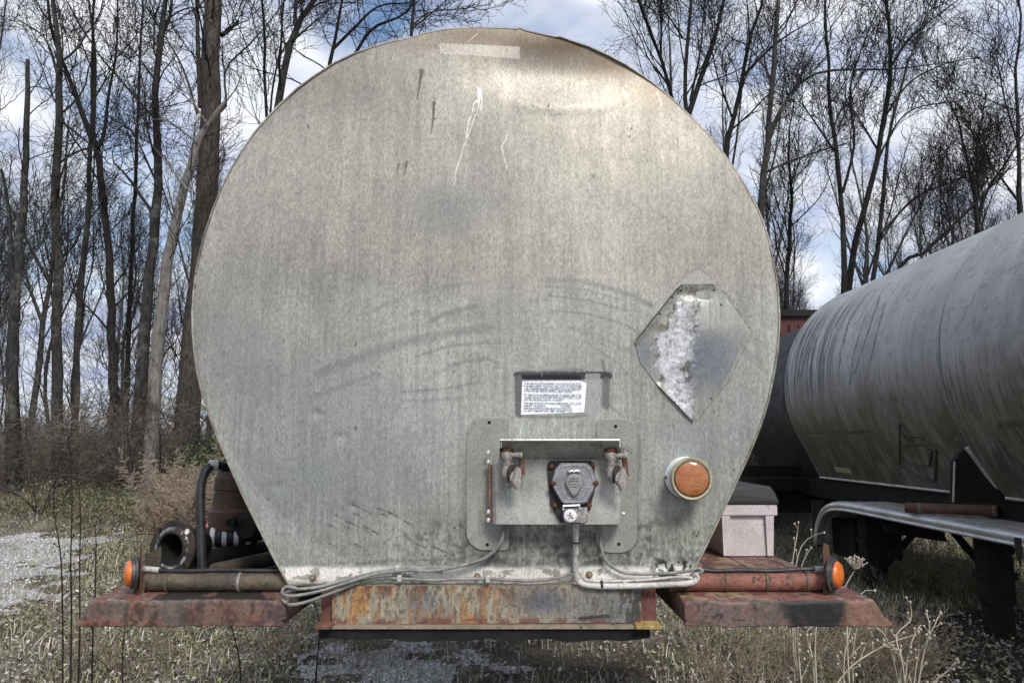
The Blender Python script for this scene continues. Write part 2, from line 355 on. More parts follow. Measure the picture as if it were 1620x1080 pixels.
# leaf litter
def leaves(name, x, y, z, size, cols, tilt, mat, seed, base=None, parent=None):
    g = np.random.RandomState(seed); n = len(x); a = g.uniform(0, 6.3, n); ti = g.normal(0, tilt, (n, 2)); cu = g.uniform(-.3, .5, n)
    loc = np.array([(-1, 0), (-.2, -.55), (1, 0), (-.2, .55)]); u = loc[None, :, 0] * size[:, None]; v = loc[None, :, 1] * size[:, None]
    zz_ = u * ti[:, :1] + v * ti[:, 1:] + np.abs(v) * cu[:, None]; ca, sa = np.cos(a)[:, None], np.sin(a)[:, None]
    V = np.stack([u * ca - v * sa + x[:, None], u * sa + v * ca + y[:, None], zz_ + z[:, None]], 2).reshape(-1, 3)
    o4 = 4 * np.arange(n)[:, None]; Fq = np.concatenate([np.array([[0, 1, 2]]) + o4, np.array([[0, 2, 3]]) + o4])
    return link(name, V, Fq, mat, parent, False, base, cols=np.repeat(cols, 4, 0))
n = 150000; x = GR.uniform(-9.5, 7.5, n); y = 1.6 + 12 * GR.rand(n) ** 1.35
dens = .35 + .9 * (fbm(x * .9, y * .9, 220, 4) - .35) + .8 * smooth(-1.3, -2.6, x) * (1 - smooth(4.0, 5.5, y)); k = (GR.rand(n) < dens) & ((gravel_mask(x, y) < .2) | (GR.rand(n) < .22)); x, y = x[k], y[k]; n = len(x)
pal = np.array([(.30, .245, .205), (.21, .17, .15), (.40, .35, .30), (.12, .10, .09), (.50, .47, .43), (.26, .205, .18)]); LIT = vcol('dead_leaf', .85)
tag(leaves('leaf_litter', x, y, hgt(x, y) + GR.uniform(.005, .03, n), GR.uniform(.008, .022, n), pal[GR.randint(0, 6, n)] * GR.uniform(.7, 1.25, (n, 1)), .45, LIT, 1), kind='stuff')
n = 150000; x = GR.uniform(-11, 7, n); y = 2 + 12.5 * GR.rand(n)
dens = smooth(.50, .62, fbm(x * .8, y * .8, 230, 4)) * .6 + (1.2 * np.exp(-((x + 5.3) / 1.6) ** 2 - ((y - 10.2) / 1.3) ** 2) + .6 * np.exp(-((x + 7.6) / 2.2) ** 2 - ((y - 10.8) / 1.2) ** 2)) * smooth(.36, .58, fbm(x * 1.6, y * 1.6, 233, 4)) + .5 * np.exp(-((x + 2.0) / .9) ** 2 - ((y - 2.9) / .8) ** 2) + .4 * np.exp(-((x - 3.2) / 1.5) ** 2 - ((y - 6) / 1.6) ** 2)
k = (GR.rand(n) < dens) & (gravel_mask(x, y) < .1); x, y = x[k], y[k]; n = len(x)
pal = np.array([(.15, .175, .09), (.19, .22, .10), (.12, .145, .08), (.25, .28, .13), (.22, .21, .14)])
br_ = 1 + .7 * np.exp(-((x + 5.2) / 1.3) ** 2 - ((y - 9.9) / 1.0) ** 2)
tag(leaves('ground_ivy', x, y, hgt(x, y) + GR.uniform(.01, .08, n), GR.uniform(.008, .020, n), pal[GR.randint(0, 5, n)] * GR.uniform(.7, 1.2, (n, 1)) * br_[:, None], .5, LIT, 2), kind='stuff')
# grass: short bent blades
def blades(name, n, dens, hr, wr, pal, lean, seed):
    g = np.random.RandomState(seed); x = g.uniform(-9.5, 8.5, n); y = 1.6 + 10.4 * g.rand(n) ** 1.15
    k = (g.rand(n) < dens(x, y)) & ((soil_mask(x, y) < 0) | (g.rand(n) < .12)) & ((gravel_mask(x, y) < 0) | (g.rand(n) < .28)); x, y = x[k], y[k]; n = len(x)
    h = g.uniform(*hr, n) * (1 + .6 * g.rand(n) ** 3); a = g.uniform(0, 6.3, n); l = np.abs(g.normal(0, lean, n)) * h; w = g.uniform(*wr, n); z = hgt(x, y) - .005
    dx_, dy_ = np.cos(a), np.sin(a); px_, py_ = -dy_ * w, dx_ * w
    V = np.stack([np.stack([x - px_, y - py_, z], 1), np.stack([x + px_, y + py_, z], 1), np.stack([x + dx_ * l * .45 + px_ * .7, y + dy_ * l * .45 + py_ * .7, z + h * .62], 1), np.stack([x + dx_ * l * .45 - px_ * .7, y + dy_ * l * .45 - py_ * .7, z + h * .62], 1), np.stack([x + dx_ * l, y + dy_ * l, z + h * .85], 1)], 1).reshape(-1, 3)
    o5 = 5 * np.arange(n)[:, None]; Fq = np.concatenate([np.array([[0, 1, 2]]) + o5, np.array([[0, 2, 3]]) + o5, np.array([[3, 2, 4]]) + o5])
    c = pal[g.randint(0, len(pal), n)] * g.uniform(.7, 1.25, (n, 1)); tag(link(name, V, Fq, GM, None, False, cols=np.repeat(c, 5, 0)), kind='stuff')
GM = vcol('grass_blade', .7)
blades('dry_grass', 70000, lambda x, y: .30 + 1.3 * (fbm(x * 1.0, y * 1.0, 240, 4) - .42) + .35 * smooth(.6, 1.2, x) * (1 - smooth(3.4, 4.2, y)), (.03, .11), (.002, .0045), np.array([(.42, .385, .31), (.32, .29, .23), (.50, .47, .39), (.22, .195, .155), (.56, .53, .46)]), .8, 31)
blades('green_grass', 130000, lambda x, y: .14 + 1.6 * smooth(.38, .56, fbm(x * .8 + 3, y * .8, 250, 4)), (.025, .075), (.002, .0045), np.array([(.17, .205, .095), (.225, .26, .125), (.14, .165, .08), (.34, .33, .21)]), .6, 32)

# ================================================================== PLANT BUILDER (all branches of one level at once)
def nrm(a): return a / (np.linalg.norm(a, axis=-1, keepdims=True) + 1e-9)
def spawn(g, Pp, Rr, k, t0, t1, a0, a1, ratio, n, up, wander, rf, rend, lmin=.1, lmax=9, flat=1.0):
    B, m = Pp.shape[:2]; ix = np.repeat(np.arange(B), k); N = len(ix); t = t0 + (t1 - t0) * (np.tile(np.arange(k), B) + g.rand(N)) / k
    f = t * (m - 1); i = np.clip(f.astype(int), 0, m - 2); w_ = (f - i)[:, None]
    st = Pp[ix, i] * (1 - w_) + Pp[ix, i + 1] * w_; tn = nrm(Pp[ix, i + 1] - Pp[ix, i]); r = Rr[ix, i] * (1 - w_[:, 0]) + Rr[ix, i + 1] * w_[:, 0]
    pe = g.normal(size=(N, 3)); pe[:, 1] *= flat; pe -= tn * (pe * tn).sum(1, keepdims=True); pe = nrm(pe); a = g.uniform(a0, a1, N)[:, None]
    d = nrm(np.cos(a) * tn + np.sin(a) * pe + np.array([0, 0, up]))
    pl = np.linalg.norm(np.diff(Pp, axis=1), axis=2).sum(1)[ix]; L = np.clip(pl * ratio * (1.15 - .8 * t) * g.uniform(.55, 1.2, N), lmin, lmax)
    Q = np.zeros((N, n, 3)); Q[:, 0] = st
    for j in range(1, n):
        d = nrm(d + g.normal(0, wander, (N, 3)) + np.array([0, 0, up * .35])); Q[:, j] = Q[:, j - 1] + d * (L / (n - 1))[:, None]
    r0 = np.minimum(r * rf * g.uniform(.7, 1.1, N), L * .012 + .002); r0 = np.maximum(r0, rend * 1.05)
    return Q, r0[:, None] * (1 - np.linspace(0, 1, n)[None]) + rend * np.linspace(0, 1, n)[None]
def tubes(Pp, Rr, sides):
    B, n = Pp.shape[:2]; tn = np.zeros_like(Pp); tn[:, 1:-1] = Pp[:, 2:] - Pp[:, :-2]; tn[:, 0] = Pp[:, 1] - Pp[:, 0]; tn[:, -1] = Pp[:, -1] - Pp[:, -2]; tn = nrm(tn)
    ref = np.where(np.abs(tn[..., 2:3].mean(1, keepdims=True)) > .8, np.array([1.0, .2, 0]), np.array([0, .1, 1.0])); ref = np.broadcast_to(ref, tn.shape)
    a = nrm(ref - tn * (ref * tn).sum(-1, keepdims=True)); b = np.cross(tn, a); ag = 2 * np.pi * np.arange(sides) / sides
    V = Pp[:, :, None] + (a[:, :, None] * np.cos(ag)[:, None] + b[:, :, None] * np.sin(ag)[:, None]) * Rr[:, :, None, None]
    ix = np.arange(B * n * sides).reshape(B, n, sides); i0, i1 = ix[:, :-1], ix[:, 1:]
    Fq = np.stack([i0, np.roll(i0, -1, 2), np.roll(i1, -1, 2), i1], -1).reshape(-1, 4)
    return V.reshape(-1, 3), Fq
def merge(parts):
    Vs, Fs, o = [], [], 0
    for V, Fq in parts: Vs.append(V); Fs.append(Fq + o); o += len(V)
    return np.concatenate(Vs), np.concatenate(Fs)
def resample(pts, rad, n):
    pts = np.array([tuple(p) for p in pts]); rad = np.array(rad, float); L = np.r_[0, np.cumsum(np.linalg.norm(np.diff(pts, axis=0), axis=1))]; s = np.linspace(0, L[-1], n)
    cv = np.array([tuple(p) for p in curve(pts, 8)]); Lc = np.r_[0, np.cumsum(np.linalg.norm(np.diff(cv, axis=0), axis=1))]; sc = np.linspace(0, Lc[-1], n)
    return np.stack([np.interp(sc, Lc, cv[:, k]) for k in range(3)], 1), np.interp(s, L, rad)
def bark(name, c1, c2, c3):
    m, t, b = base_mat(name); f = noise(t, 1, 6, .7, stretch=(26, 26, 5)); c = ramp(t, f, [(.34, c1), (.66, c2)])
    c = mixc(t, ramp(t, noise(t, 3.2, 6, .7), [(.52, (0, 0, 0)), (.68, (1, 1, 1))]), c, c3); t.links.new(c, b.inputs['Base Color']); b.inputs['Roughness'].default_value = .9
    b.inputs['Specular IOR Level'].default_value = .15; bump(t, b, f, .9, .02); return m
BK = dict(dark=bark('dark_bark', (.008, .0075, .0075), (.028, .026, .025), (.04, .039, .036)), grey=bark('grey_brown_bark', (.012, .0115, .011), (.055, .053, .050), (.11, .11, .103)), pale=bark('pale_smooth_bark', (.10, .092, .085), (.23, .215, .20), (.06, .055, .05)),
          rough=bark('rough_ridged_bark', (.012, .0105, .0095), (.095, .085, .075), (.075, .07, .055)), far=bark('hazed_grey_bark', (.03, .029, .029), (.09, .087, .084), (.15, .146, .14)), fartwig=bark('distant_twig_bark', (.022, .021, .022), (.045, .043, .044), (.06, .057, .057)), twig=bark('twig_bark', (.022, .019, .018), (.042, .036, .034), (.05, .045, .042)))  # far bark kept paler: distance haze put into its colour
def tree_mesh(g, trunkP, trunkR, limbs, k, t0, ratio, a, up, rend, flat=.8):
    """trunkP (n,3); limbs list of (P,R). returns trunk mesh, crown mesh"""
    parts = [tubes(trunkP[None], trunkR[None], 10)]
    for lp, lr in limbs: parts.append(tubes(lp[None], lr[None], 7))
    crown = []; srcs = [(trunkP[None], trunkR[None], k[0], t0, ratio)] + [(lp[None], lr[None], max(5, k[0] // 2), .15, ratio * 1.9) for lp, lr in limbs]
    for Pp, Rr, kk, tt, rt in srcs:
        A, Ra = spawn(g, Pp, Rr, kk, tt, .99, a[0], a[1], rt, 10, up, .14, .40, rend * 1.5, .9, 4.5, flat); crown.append(tubes(A, Ra, 5))
        B_, Rb = spawn(g, A, Ra, k[1], .15, .98, .45, 1.1, .58, 8, up * .6, .16, .6, rend * 1.1, .55, 2.6); crown.append(tubes(B_, Rb, 4))
        C_, Rc = spawn(g, B_, Rb, min(k[2], 4), .12, 1, .4, 1.1, .62, 6, up * .4, .17, .7, rend * .9, .36, 1.4); crown.append(tubes(C_, Rc, 3))
        if len(k) > 3:
            D_, Rd = spawn(g, C_, Rc, 1 if flat < 1 and TWIG[0] == 1 else 2, .2, .95, .4, 1.1, .75, 5, .06, .17, .8, rend * .85, .24, .7); crown.append(tubes(D_, Rd, 3))
    return merge(parts), merge(crown)
def put_tree(name, label, tr, cw, base, bk, cat='tree', group=None, crown_mat=None):
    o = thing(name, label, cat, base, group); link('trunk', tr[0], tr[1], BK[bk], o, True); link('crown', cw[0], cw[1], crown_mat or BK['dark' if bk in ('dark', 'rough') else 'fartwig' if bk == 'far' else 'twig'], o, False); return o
TWIG = [1]
def photo_tree(label, path, Yt, seed, bk='grey', limbs=(), k=(14, 5, 5, 3), t0=.35, ratio=.26, a=(.55, 1.15), up=.25, broken=False, ext=5.0, rend=.0046):
    g = np.random.RandomState(seed); dep = lambda p: (p.y + D) / F
    pts, rad = [], []; wob = 0
    for i, (u, v, w_) in enumerate(path):
        wob += g.normal(0, .12) if i else 0; p = P(u, v, Yt + wob); pts.append(p); rad.append(max(w_ * .5 * .69 * dep(p), .01))
    b = pts[0]; zg = float(hgt(b.x, b.y)) - .08
    if b.z > zg + .3: pts.insert(0, Vector((b.x + (b.x - pts[1].x) * .3, b.y, zg))); rad.insert(0, rad[0] * 1.25)
    else: pts[0] = Vector((b.x, b.y, zg))
    if not broken:
        d = (pts[-1] - pts[-2]).normalized(); d = (d + Vector((g.normal(0, .12), g.normal(0, .12), .5))).normalized(); r0 = rad[-1]
        for j in (1, 2, 3): d = (d + Vector((g.normal(0, .12), g.normal(0, .1), .1))).normalized(); pts.append(pts[-1] + d * ext / 3); rad.append(max(r0 * (1 - j / 3.2), .01))
    TP, TR = resample(pts, rad, 26); TP[2:-1] += g.normal(0, .012, (len(TP) - 3, 3))
    ls = []
    for l in limbs:
        lp, lr = [], []; dy = 0
        for i, (u, v, w_) in enumerate(l):
            dy += g.uniform(-.15, .15) if i else 0; p = P(u, v, Yt + dy); lp.append(p); lr.append(max(w_ * .5 * .78 * dep(p) * (1 - .35 * i / (len(l) - 1)), .005))
        ls.append(resample(lp, lr, 14))
    tr, cw = tree_mesh(g, TP, TR, ls, k, t0, ratio, a, up, rend)
    return put_tree('bare_tree', label, tr, cw, (TP[0][0], TP[0][1], float(hgt(TP[0][0], TP[0][1]))), bk, group='bare trees at the edge of the wood')
# ------------------------------------------------------------------ trees that can be told apart
photo_tree('snapped-off grey trunk nearest the left picture edge', [(20, 730, 27), (20, 560, 25), (30, 400, 19), (38, 300, 16), (42, 180, 13), (44, 95, 9)], 11.5, 1, 'grey', k=(9, 4, 4, 2), broken=True, ratio=.16, t0=.4)
photo_tree('thin forked sapling leaning left of the snapped-off trunk', [(30, 700, 12), (20, 480, 10), (14, 330, 8), (2, 268, 6)], 12.0, 2, 'grey', k=(6, 4, 4), broken=True, ratio=.16)
photo_tree('upright grey trunk with a slight double bend, second big one from the left', [(92, 730, 26), (90, 560, 23), (92, 400, 20), (88, 310, 19), (95, 200, 18), (94, 110, 15), (88, 40, 12), (82, -40, 9)], 11.8, 3, 'grey', limbs=[[(92, 120, 7), (70, 60, 4), (20, 26, 3)], [(95, 190, 6), (150, 235, 4), (175, 262, 3)]])
photo_tree('dark trunk with a long limb swept up to the left', [(182, 730, 24), (178, 560, 20), (172, 400, 17), (164, 320, 15), (155, 250, 15), (146, 215, 14)], 12.4, 4, 'dark', limbs=[[(148, 225, 14), (128, 175, 11), (108, 120, 10), (92, 80, 10), (80, 40, 9), (74, -20, 8)], [(155, 235, 10), (165, 210, 8), (172, 150, 7), (184, 80, 6), (186, -10, 5)], [(147, 215, 9), (150, 140, 8), (150, 80, 7), (140, 0, 5)]], k=(10, 5, 5, 3), broken=True, t0=.4)
photo_tree('slim straight trunk between the double-bend trunk and the dark forked one', [(118, 740, 16), (124, 500, 13), (138, 360, 13), (142, 240, 10), (147, 140, 8), (146, 40, 6)], 13.0, 5, 'grey', k=(12, 5, 4, 3))
photo_tree('grey trunk with a kink at mid height left of the pale leaning trunk', [(214, 740, 30), (224, 580, 28), (236, 440, 23), (248, 340, 22), (250, 240, 18), (246, 140, 15), (253, 70, 15), (262, 0, 11)], 12.0, 6, 'grey', limbs=[[(255, 60, 8), (270, 20, 6), (268, -40, 5)], [(247, 130, 5), (215, 85, 4), (190, 60, 3)], [(248, 290, 5), (210, 210, 4), (180, 190, 2.5)]])
photo_tree('pale smooth leaning trunk with a broken dark top', [(238, 745, 34), (246, 600, 30), (258, 470, 27), (272, 380, 24), (288, 310, 21), (306, 250, 20), (318, 214, 18), (336, 190, 15), (348, 172, 11), (357, 160, 8)], 10.8, 7, 'pale', limbs=[[(296, 300, 5), (262, 255, 4), (214, 198, 3.5)], [(312, 225, 4), (260, 190, 4), (214, 197, 2)], [(330, 200, 5), (300, 150, 4), (262, 60, 3)]], k=(7, 4, 4, 2), broken=True, ratio=.13, t0=.5)
photo_tree('thickest rough-barked trunk standing just left of the tank', [(288, 745, 58), (302, 600, 54), (318, 420, 50), (328, 300, 48), (332, 200, 46), (335, 100, 43), (336, 0, 40), (336, -80, 36)], 12.2, 8, 'rough', limbs=[[(350, 56, 11), (362, 48, 10), (378, 33, 9)], [(345, 180, 7), (358, 165, 6), (357, 110, 5), (395, 70, 5), (430, 30, 4), (458, -10, 4)], [(318, 170, 12), (314, 100, 11), (312, 20, 10), (312, -60, 9)], [(312, 180, 6), (290, 110, 5), (262, 60, 4), (230, 10, 4)]], k=(12, 5, 5, 3), t0=.45, ratio=.22)
photo_tree('slim dark trunk climbing between the kinked trunk and the dark forked one', [(196, 740, 14), (205, 480, 10), (215, 250, 8), (222, 100, 6), (226, 0, 5)], 14.5, 9, 'dark', k=(12, 5, 4, 3))
photo_tree('double-topped grey tree rising behind the upper left of the tank', [(395, 740, 26), (425, 300, 20), (440, 165, 18), (452, 100, 17), (465, 45, 16), (485, 15, 13), (510, -20, 11)], 12.5, 10, 'grey', limbs=[[(466, 40, 9), (468, 0, 8), (470, -50, 7)], [(462, 65, 7), (480, 50, 5), (505, 28, 5)]], t0=.5)
photo_tree('cluster-stemmed thin tree left of the double-topped tree', [(420, 740, 10), (424, 300, 8), (420, 120, 7), (416, 20, 6), (412, -30, 5)], 13.0, 11, 'dark', limbs=[[(425, 260, 5), (430, 150, 5), (445, 60, 4), (440, -20, 3)]], t0=.45)
photo_tree('tree with wide arching limbs behind the tank shoulder', [(560, 720, 18), (535, 300, 15), (520, 130, 11), (530, 60, 8), (540, 10, 6)], 13.5, 12, 'dark', limbs=[[(527, 130, 8), (560, 88, 8), (590, 45, 8), (640, 22, 6), (668, -20, 5)], [(525, 80, 7), (560, 45, 7), (600, 10, 5), (660, 5, 4)]], t0=.55, a=(.7, 1.3), up=.1)
photo_tree('lone slim tree behind the tank, left of its highest point', [(650, 700, 12), (652, 300, 10), (651, 60, 8), (654, 0, 8), (656, -50, 6)], 13.0, 13, 'dark', limbs=[[(653, 40, 4), (680, 20, 3), (730, 14, 2.5), (775, 8, 2)], [(653, 45, 4), (690, 15, 3), (730, -20, 2.5)]], t0=.55, a=(.7, 1.2))
TWIG[0] = 1
photo_tree('leftward leaning thin tree behind the right shoulder of the tank', [(1100, 720, 14), (1075, 260, 10), (1060, 140, 9), (1045, 90, 8), (1022, 30, 7), (1005, -20, 6)], 14.5, 14, 'dark', limbs=[[(1045, 92, 6), (1046, 40, 5), (1044, -20, 4)], [(1050, 100, 4), (1030, 60, 3), (1015, 10, 3)]], t0=.5)
photo_tree('tall twin-stemmed tree right behind the right shoulder of the tank', [(1120, 720, 18), (1098, 300, 14), (1084, 150, 10), (1085, 80, 9), (1092, 10, 8), (1093, -40, 7)], 13.5, 15, 'dark', limbs=[[(1090, 180, 12), (1110, 120, 12), (1128, 70, 11), (1143, 10, 9), (1150, -40, 8)], [(1092, 160, 6), (1108, 80, 5), (1115, 0, 4)], [(1080, 60, 5), (1060, 30, 4), (1040, 10, 3)]], t0=.5)
photo_tree('slanting tree with many ascending twigs at the tank right edge', [(1130, 720, 18), (1145, 320, 14), (1152, 215, 13), (1168, 165, 11), (1178, 100, 9), (1192, 40, 8), (1207, -10, 7)], 14.0, 16, 'dark', limbs=[[(1176, 120, 7), (1205, 90, 6), (1240, 60, 5), (1290, 30, 3)], [(1160, 190, 5), (1135, 120, 4), (1120, 40, 3)]], k=(16, 6, 5, 3), t0=.45, up=.4)
photo_tree('greyish straight tree with a long limb arching to the right', [(1195, 740, 20), (1200, 400, 17), (1207, 290, 16), (1214, 210, 13), (1222, 120, 12), (1228, 50, 11), (1234, -20, 9)], 13.0, 17, 'grey', limbs=[[(1215, 215, 8), (1240, 165, 8), (1270, 128, 7), (1310, 112, 6), (1400, 110, 5), (1460, 104, 4), (1502, 98, 3)], [(1206, 275, 6), (1250, 255, 5), (1300, 238, 5), (1342, 226, 4)], [(1212, 240, 6), (1235, 180, 5), (1290, 80, 4), (1340, 10, 3)], [(1209, 300, 5), (1225, 250, 4), (1240, 130, 4), (1245, 20, 3)]], t0=.5)
photo_tree('left stem of the close pair crossing the sky over the far tank', [(1335, 760, 18), (1336, 460, 14), (1333, 330, 11), (1322, 240, 10), (1312, 160, 8), (1310, 90, 7), (1306, 20, 6)], 13.5, 18, 'dark', limbs=[[(1333, 305, 7), (1345, 262, 6), (1352, 220, 6), (1345, 140, 5), (1370, 60, 4), (1395, 0, 3)], [(1320, 240, 5), (1290, 195, 4), (1265, 160, 3)]], t0=.45, k=(16, 6, 5, 3))
photo_tree('right stem of the close pair, leaning right with a spreading crown', [(1338, 760, 18), (1342, 460, 15), (1362, 350, 13), (1385, 265, 12), (1398, 190, 11), (1410, 110, 10), (1408, 50, 8), (1400, -10, 7)], 13.9, 19, 'dark', limbs=[[(1410, 105, 6), (1440, 60, 5), (1490, 20, 4), (1530, -10, 3)], [(1400, 185, 5), (1440, 130, 4), (1500, 100, 3), (1560, 90, 2)], [(1380, 280, 5), (1400, 230, 5), (1440, 175, 4), (1520, 160, 3)], [(1390, 240, 5), (1360, 190, 4), (1340, 160, 3)]], t0=.45, k=(18, 6, 5, 3), up=.35)
photo_tree('slim dark tree just right of the close pair', [(1378, 760, 14), (1382, 450, 11), (1392, 380, 10), (1398, 290, 9), (1406, 215, 7), (1430, 120, 5), (1460, 40, 4)], 12.6, 20, 'dark', limbs=[[(1394, 370, 5), (1430, 330, 4), (1470, 300, 3), (1530, 280, 2)], [(1390, 385, 4), (1440, 318, 4), (1500, 290, 3)]], t0=.5, k=(16, 6, 5, 3), up=.3)
photo_tree('bushy low tree against the dark red container', [(1240, 780, 14), (1244, 480, 11), (1248, 390, 9), (1252, 310, 7), (1248, 250, 5)], 16.0, 21, 'dark', k=(26, 7, 5, 3), t0=.45, ratio=.3, ext=2, up=.3)
photo_tree('fan-shaped tree above the middle of the far tank', [(1552, 760, 14), (1548, 400, 11), (1546, 350, 10), (1540, 300, 7), (1528, 240, 6), (1515, 190, 4)], 15.0, 22, 'dark', limbs=[[(1547, 355, 8), (1560, 305, 7), (1590, 260, 6), (1620, 210, 4)], [(1546, 310, 5), (1545, 240, 4), (1560, 150, 3)]], k=(20, 7, 5, 3), t0=.5, ext=2, up=.4)
photo_tree('dark crooked tree at the right picture edge', [(1640, 760, 18), (1622, 420, 14), (1612, 335, 13), (1612, 270, 9), (1610, 180, 8), (1606, 100, 6), (1615, 30, 5)], 13.2, 23, 'dark', limbs=[[(1612, 320, 6), (1590, 290, 5), (1565, 255, 4), (1545, 215, 3)], [(1611, 230, 5), (1590, 160, 4), (1575, 80, 3)]], k=(18, 6, 5, 3), t0=.5)
photo_tree('broken trunk leaning low across the sky above the far tank', [(1390, 760, 10), (1420, 440, 9), (1452, 408, 8), (1500, 365, 8), (1545, 320, 6), (1580, 285, 4), (1600, 262, 3)], 12.0, 24, 'dark', k=(10, 5, 4, 2), broken=True, ratio=.2, t0=.6)
# ------------------------------------------------------------------ fill trees: seven forms, copied
def copy_thing(o, loc, rz, sc, label=None):
    c = o.copy(); C.objects.link(c); c.location = loc; c.rotation_euler = (0, 0, rz); c.scale = (sc,) * 3
    if label: c['label'] = label
    for ch in o.children:
        d = ch.copy(); C.objects.link(d); d.parent = c
    return c
def proto_tree(seed, hgt_, r0, kk, t0, up, bk, ratio=.24):
    g = np.random.RandomState(seed); n = 9; z = np.linspace(0, hgt_, n); pts = np.stack([np.cumsum(g.normal(0, .10, n)), np.cumsum(g.normal(0, .10, n)), z], 1); pts[0, :2] = 0; pts[0, 2] = -.1
    TP, TR = resample(pts, r0 * (1 - np.linspace(0, 1, n)) ** .8 + .008, 20); ls = []
    for j in range(g.randint(1, 4)):
        i = g.randint(7, 13); d = np.array([g.normal(0, .5), g.normal(0, .5), 1.0]); d /= np.linalg.norm(d); L = hgt_ * g.uniform(.25, .45)
        lp = [TP[i] + d * L * s + np.array([0, 0, .12 * L * s * s]) + g.normal(0, .05, 3) * (s > 0) for s in (0, .25, .5, .75, 1)]; ls.append(resample(lp, TR[i] * np.array([.75, .6, .45, .3, .12]) + .004, 12))
    return tree_mesh(g, TP, TR, ls, kk, t0, ratio, (.4, .95), up, .0034)
OFF = (0, 0, 0); TWIG[0] = 1
fills = []
for i, (hh, r0, kk, t0, up) in enumerate(((12, .10, (16, 6, 5, 3), .3, .35), (10, .07, (16, 6, 5, 3), .25, .4), (14, .13, (16, 6, 5, 3), .35, .3), (7, .04, (16, 6, 4, 3), .15, .35), (11, .08, (18, 6, 5, 3), .2, .45), (6, .032, (16, 6, 4, 3), .1, .4), (13, .10, (14, 6, 5, 3), .4, .3))):
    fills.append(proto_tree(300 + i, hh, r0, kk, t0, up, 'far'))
rg_ = random.Random(11); placed = [None] * 7
def fill(x, y, i, label, group, sc):
    z = float(hgt(x, y))
    if placed[i] is None:
        o = put_tree('slender_tree', label, fills[i][0], fills[i][1], OFF, 'far', group=group); o.location = (x, y, z); o.rotation_euler = (0, 0, rg_.uniform(0, 6.28)); o.scale = (sc,) * 3; placed[i] = o
    else:
        o = copy_thing(placed[i], (x, y, z), rg_.uniform(0, 6.28), sc, label); o['group'] = group
    return o
spots = []
def ok(x, y, d): return all((x - a) ** 2 + (y - b) ** 2 > d * d for a, b in spots)
LF = 'slender bare tree among many alike deep in the wood left of the tank'; RF = 'slender bare tree among many alike in the wood behind the far tank'; MF = 'slender bare tree with its top showing over the tank'
def scatter(n, x0, x1, y0, y1, kinds, label, group, d, test):
    c = t = 0
    while c < n and t < 5000:
        t += 1; y = rg_.uniform(y0, y1); x = rg_.uniform(x0, x1) * (y + D) / 20
        if ok(x, y, d) and test(x, y): spots.append((x, y)); fill(x, y, rg_.choice(kinds), label, group, rg_.uniform(.8, 1.15)); c += 1
scatter(10, -15.5, -7.2, 18.0, 40, (0, 1, 2, 4, 6), LF, 'slender trees deep in the left wood', .8, lambda x, y: True)
scatter(15, -15.5, -7.4, 13.0, 26, (3, 5, 5, 3), 'thin bare sapling among many alike between the trunks on the left', 'saplings in the left wood', .5, lambda x, y: True)
scatter(24, 4.2, 15.5, 19, 44, (0, 1, 2, 4, 6, 4), RF, 'slender trees in the wood behind the far tank', .9, lambda x, y: True)
scatter(10, 6.9, 14.5, 15, 26, (3, 5, 3), 'thin bare sapling among many alike behind the far tank', 'saplings behind the far tank', .7, lambda x, y: True)
scatter(5, -6.0, 3.5, 22, 34, (2, 0), MF, 'tree tops over the tank', 2.0, lambda x, y: True)

# ================================================================== UNDERGROWTH AND WEEDS
def shrub_mesh(g, n, hh, spread, k, arch, rend, r0=.006):
    a = g.uniform(0, 6.3, n); b = np.stack([np.cos(a), np.sin(a), np.zeros(n)], 1) * (spread * .35 * np.sqrt(g.rand(n)))[:, None]; d = nrm(np.stack([np.cos(a) * .45 + g.normal(0, .25, n), np.sin(a) * .45 + g.normal(0, .25, n), np.ones(n)], 1))
    L = hh * g.uniform(.5, 1.25, n); m = 8; Q = np.zeros((n, m, 3)); Q[:, 0] = b; Q[:, 0, 2] = -.03
    for j in range(1, m): d = nrm(d + g.normal(0, .12, (n, 3)) + np.array([0, 0, -arch])); Q[:, j] = Q[:, j - 1] + d * (L / (m - 1))[:, None]
    Rr = (r0 * g.uniform(.5, 1.3, n))[:, None] * (1 - .75 * np.linspace(0, 1, m))[None]
    A, Ra = spawn(g, Q, Rr, k[0], .2, 1, .5, 1.2, .42, 5, .15, .2, .6, rend, .08, 1.2); B_, Rb = spawn(g, A, Ra, k[1], .2, 1, .5, 1.1, .5, 3, .1, .2, .7, rend, .05, .5)
    return merge([tubes(Q, Rr, 4), tubes(A, Ra, 3), tubes(B_, Rb, 3)])
SM = dict(dk=bark('dark_tangle_stem', (.03, .026, .024), (.085, .075, .067), (.11, .098, .088)), bram=bark('bramble_stem', (.10, .085, .073), (.22, .195, .165), (.15, .13, .115)), tan=bark('dry_stalk', (.20, .165, .12), (.34, .295, .22), (.13, .105, .08)), red=bark('red_brown_stem', (.075, .035, .03), (.13, .07, .055), (.10, .06, .05)),
          blackstalk=bark('black_stalk', (.02, .015, .014), (.045, .035, .03), (.06, .045, .04)), bone=bark('bleached_stalk', (.40, .355, .28), (.62, .57, .48), (.30, .25, .18)))
g = np.random.RandomState(55)
protos = [shrub_mesh(g, 46, 1.7, .9, (7, 4), .10, .0028), shrub_mesh(g, 60, 1.2, 1.1, (6, 4), .12, .0026), shrub_mesh(g, 34, 2.3, .8, (8, 4), .07, .003)]
first = {}
def single(name, i, key, mesh, mat, loc, rz, sc, label, cat, group):
    if (i, key) not in first:
        o = link(name, mesh[0], mesh[1], mat, None, False, base=(0, 0, 0)); first[(i, key)] = o
    else: o = first[(i, key)].copy(); C.objects.link(o)
    o.location = loc; o.rotation_euler = (0, 0, rz); o.scale = (sc,) * 3; return tag(o, label, cat, group)
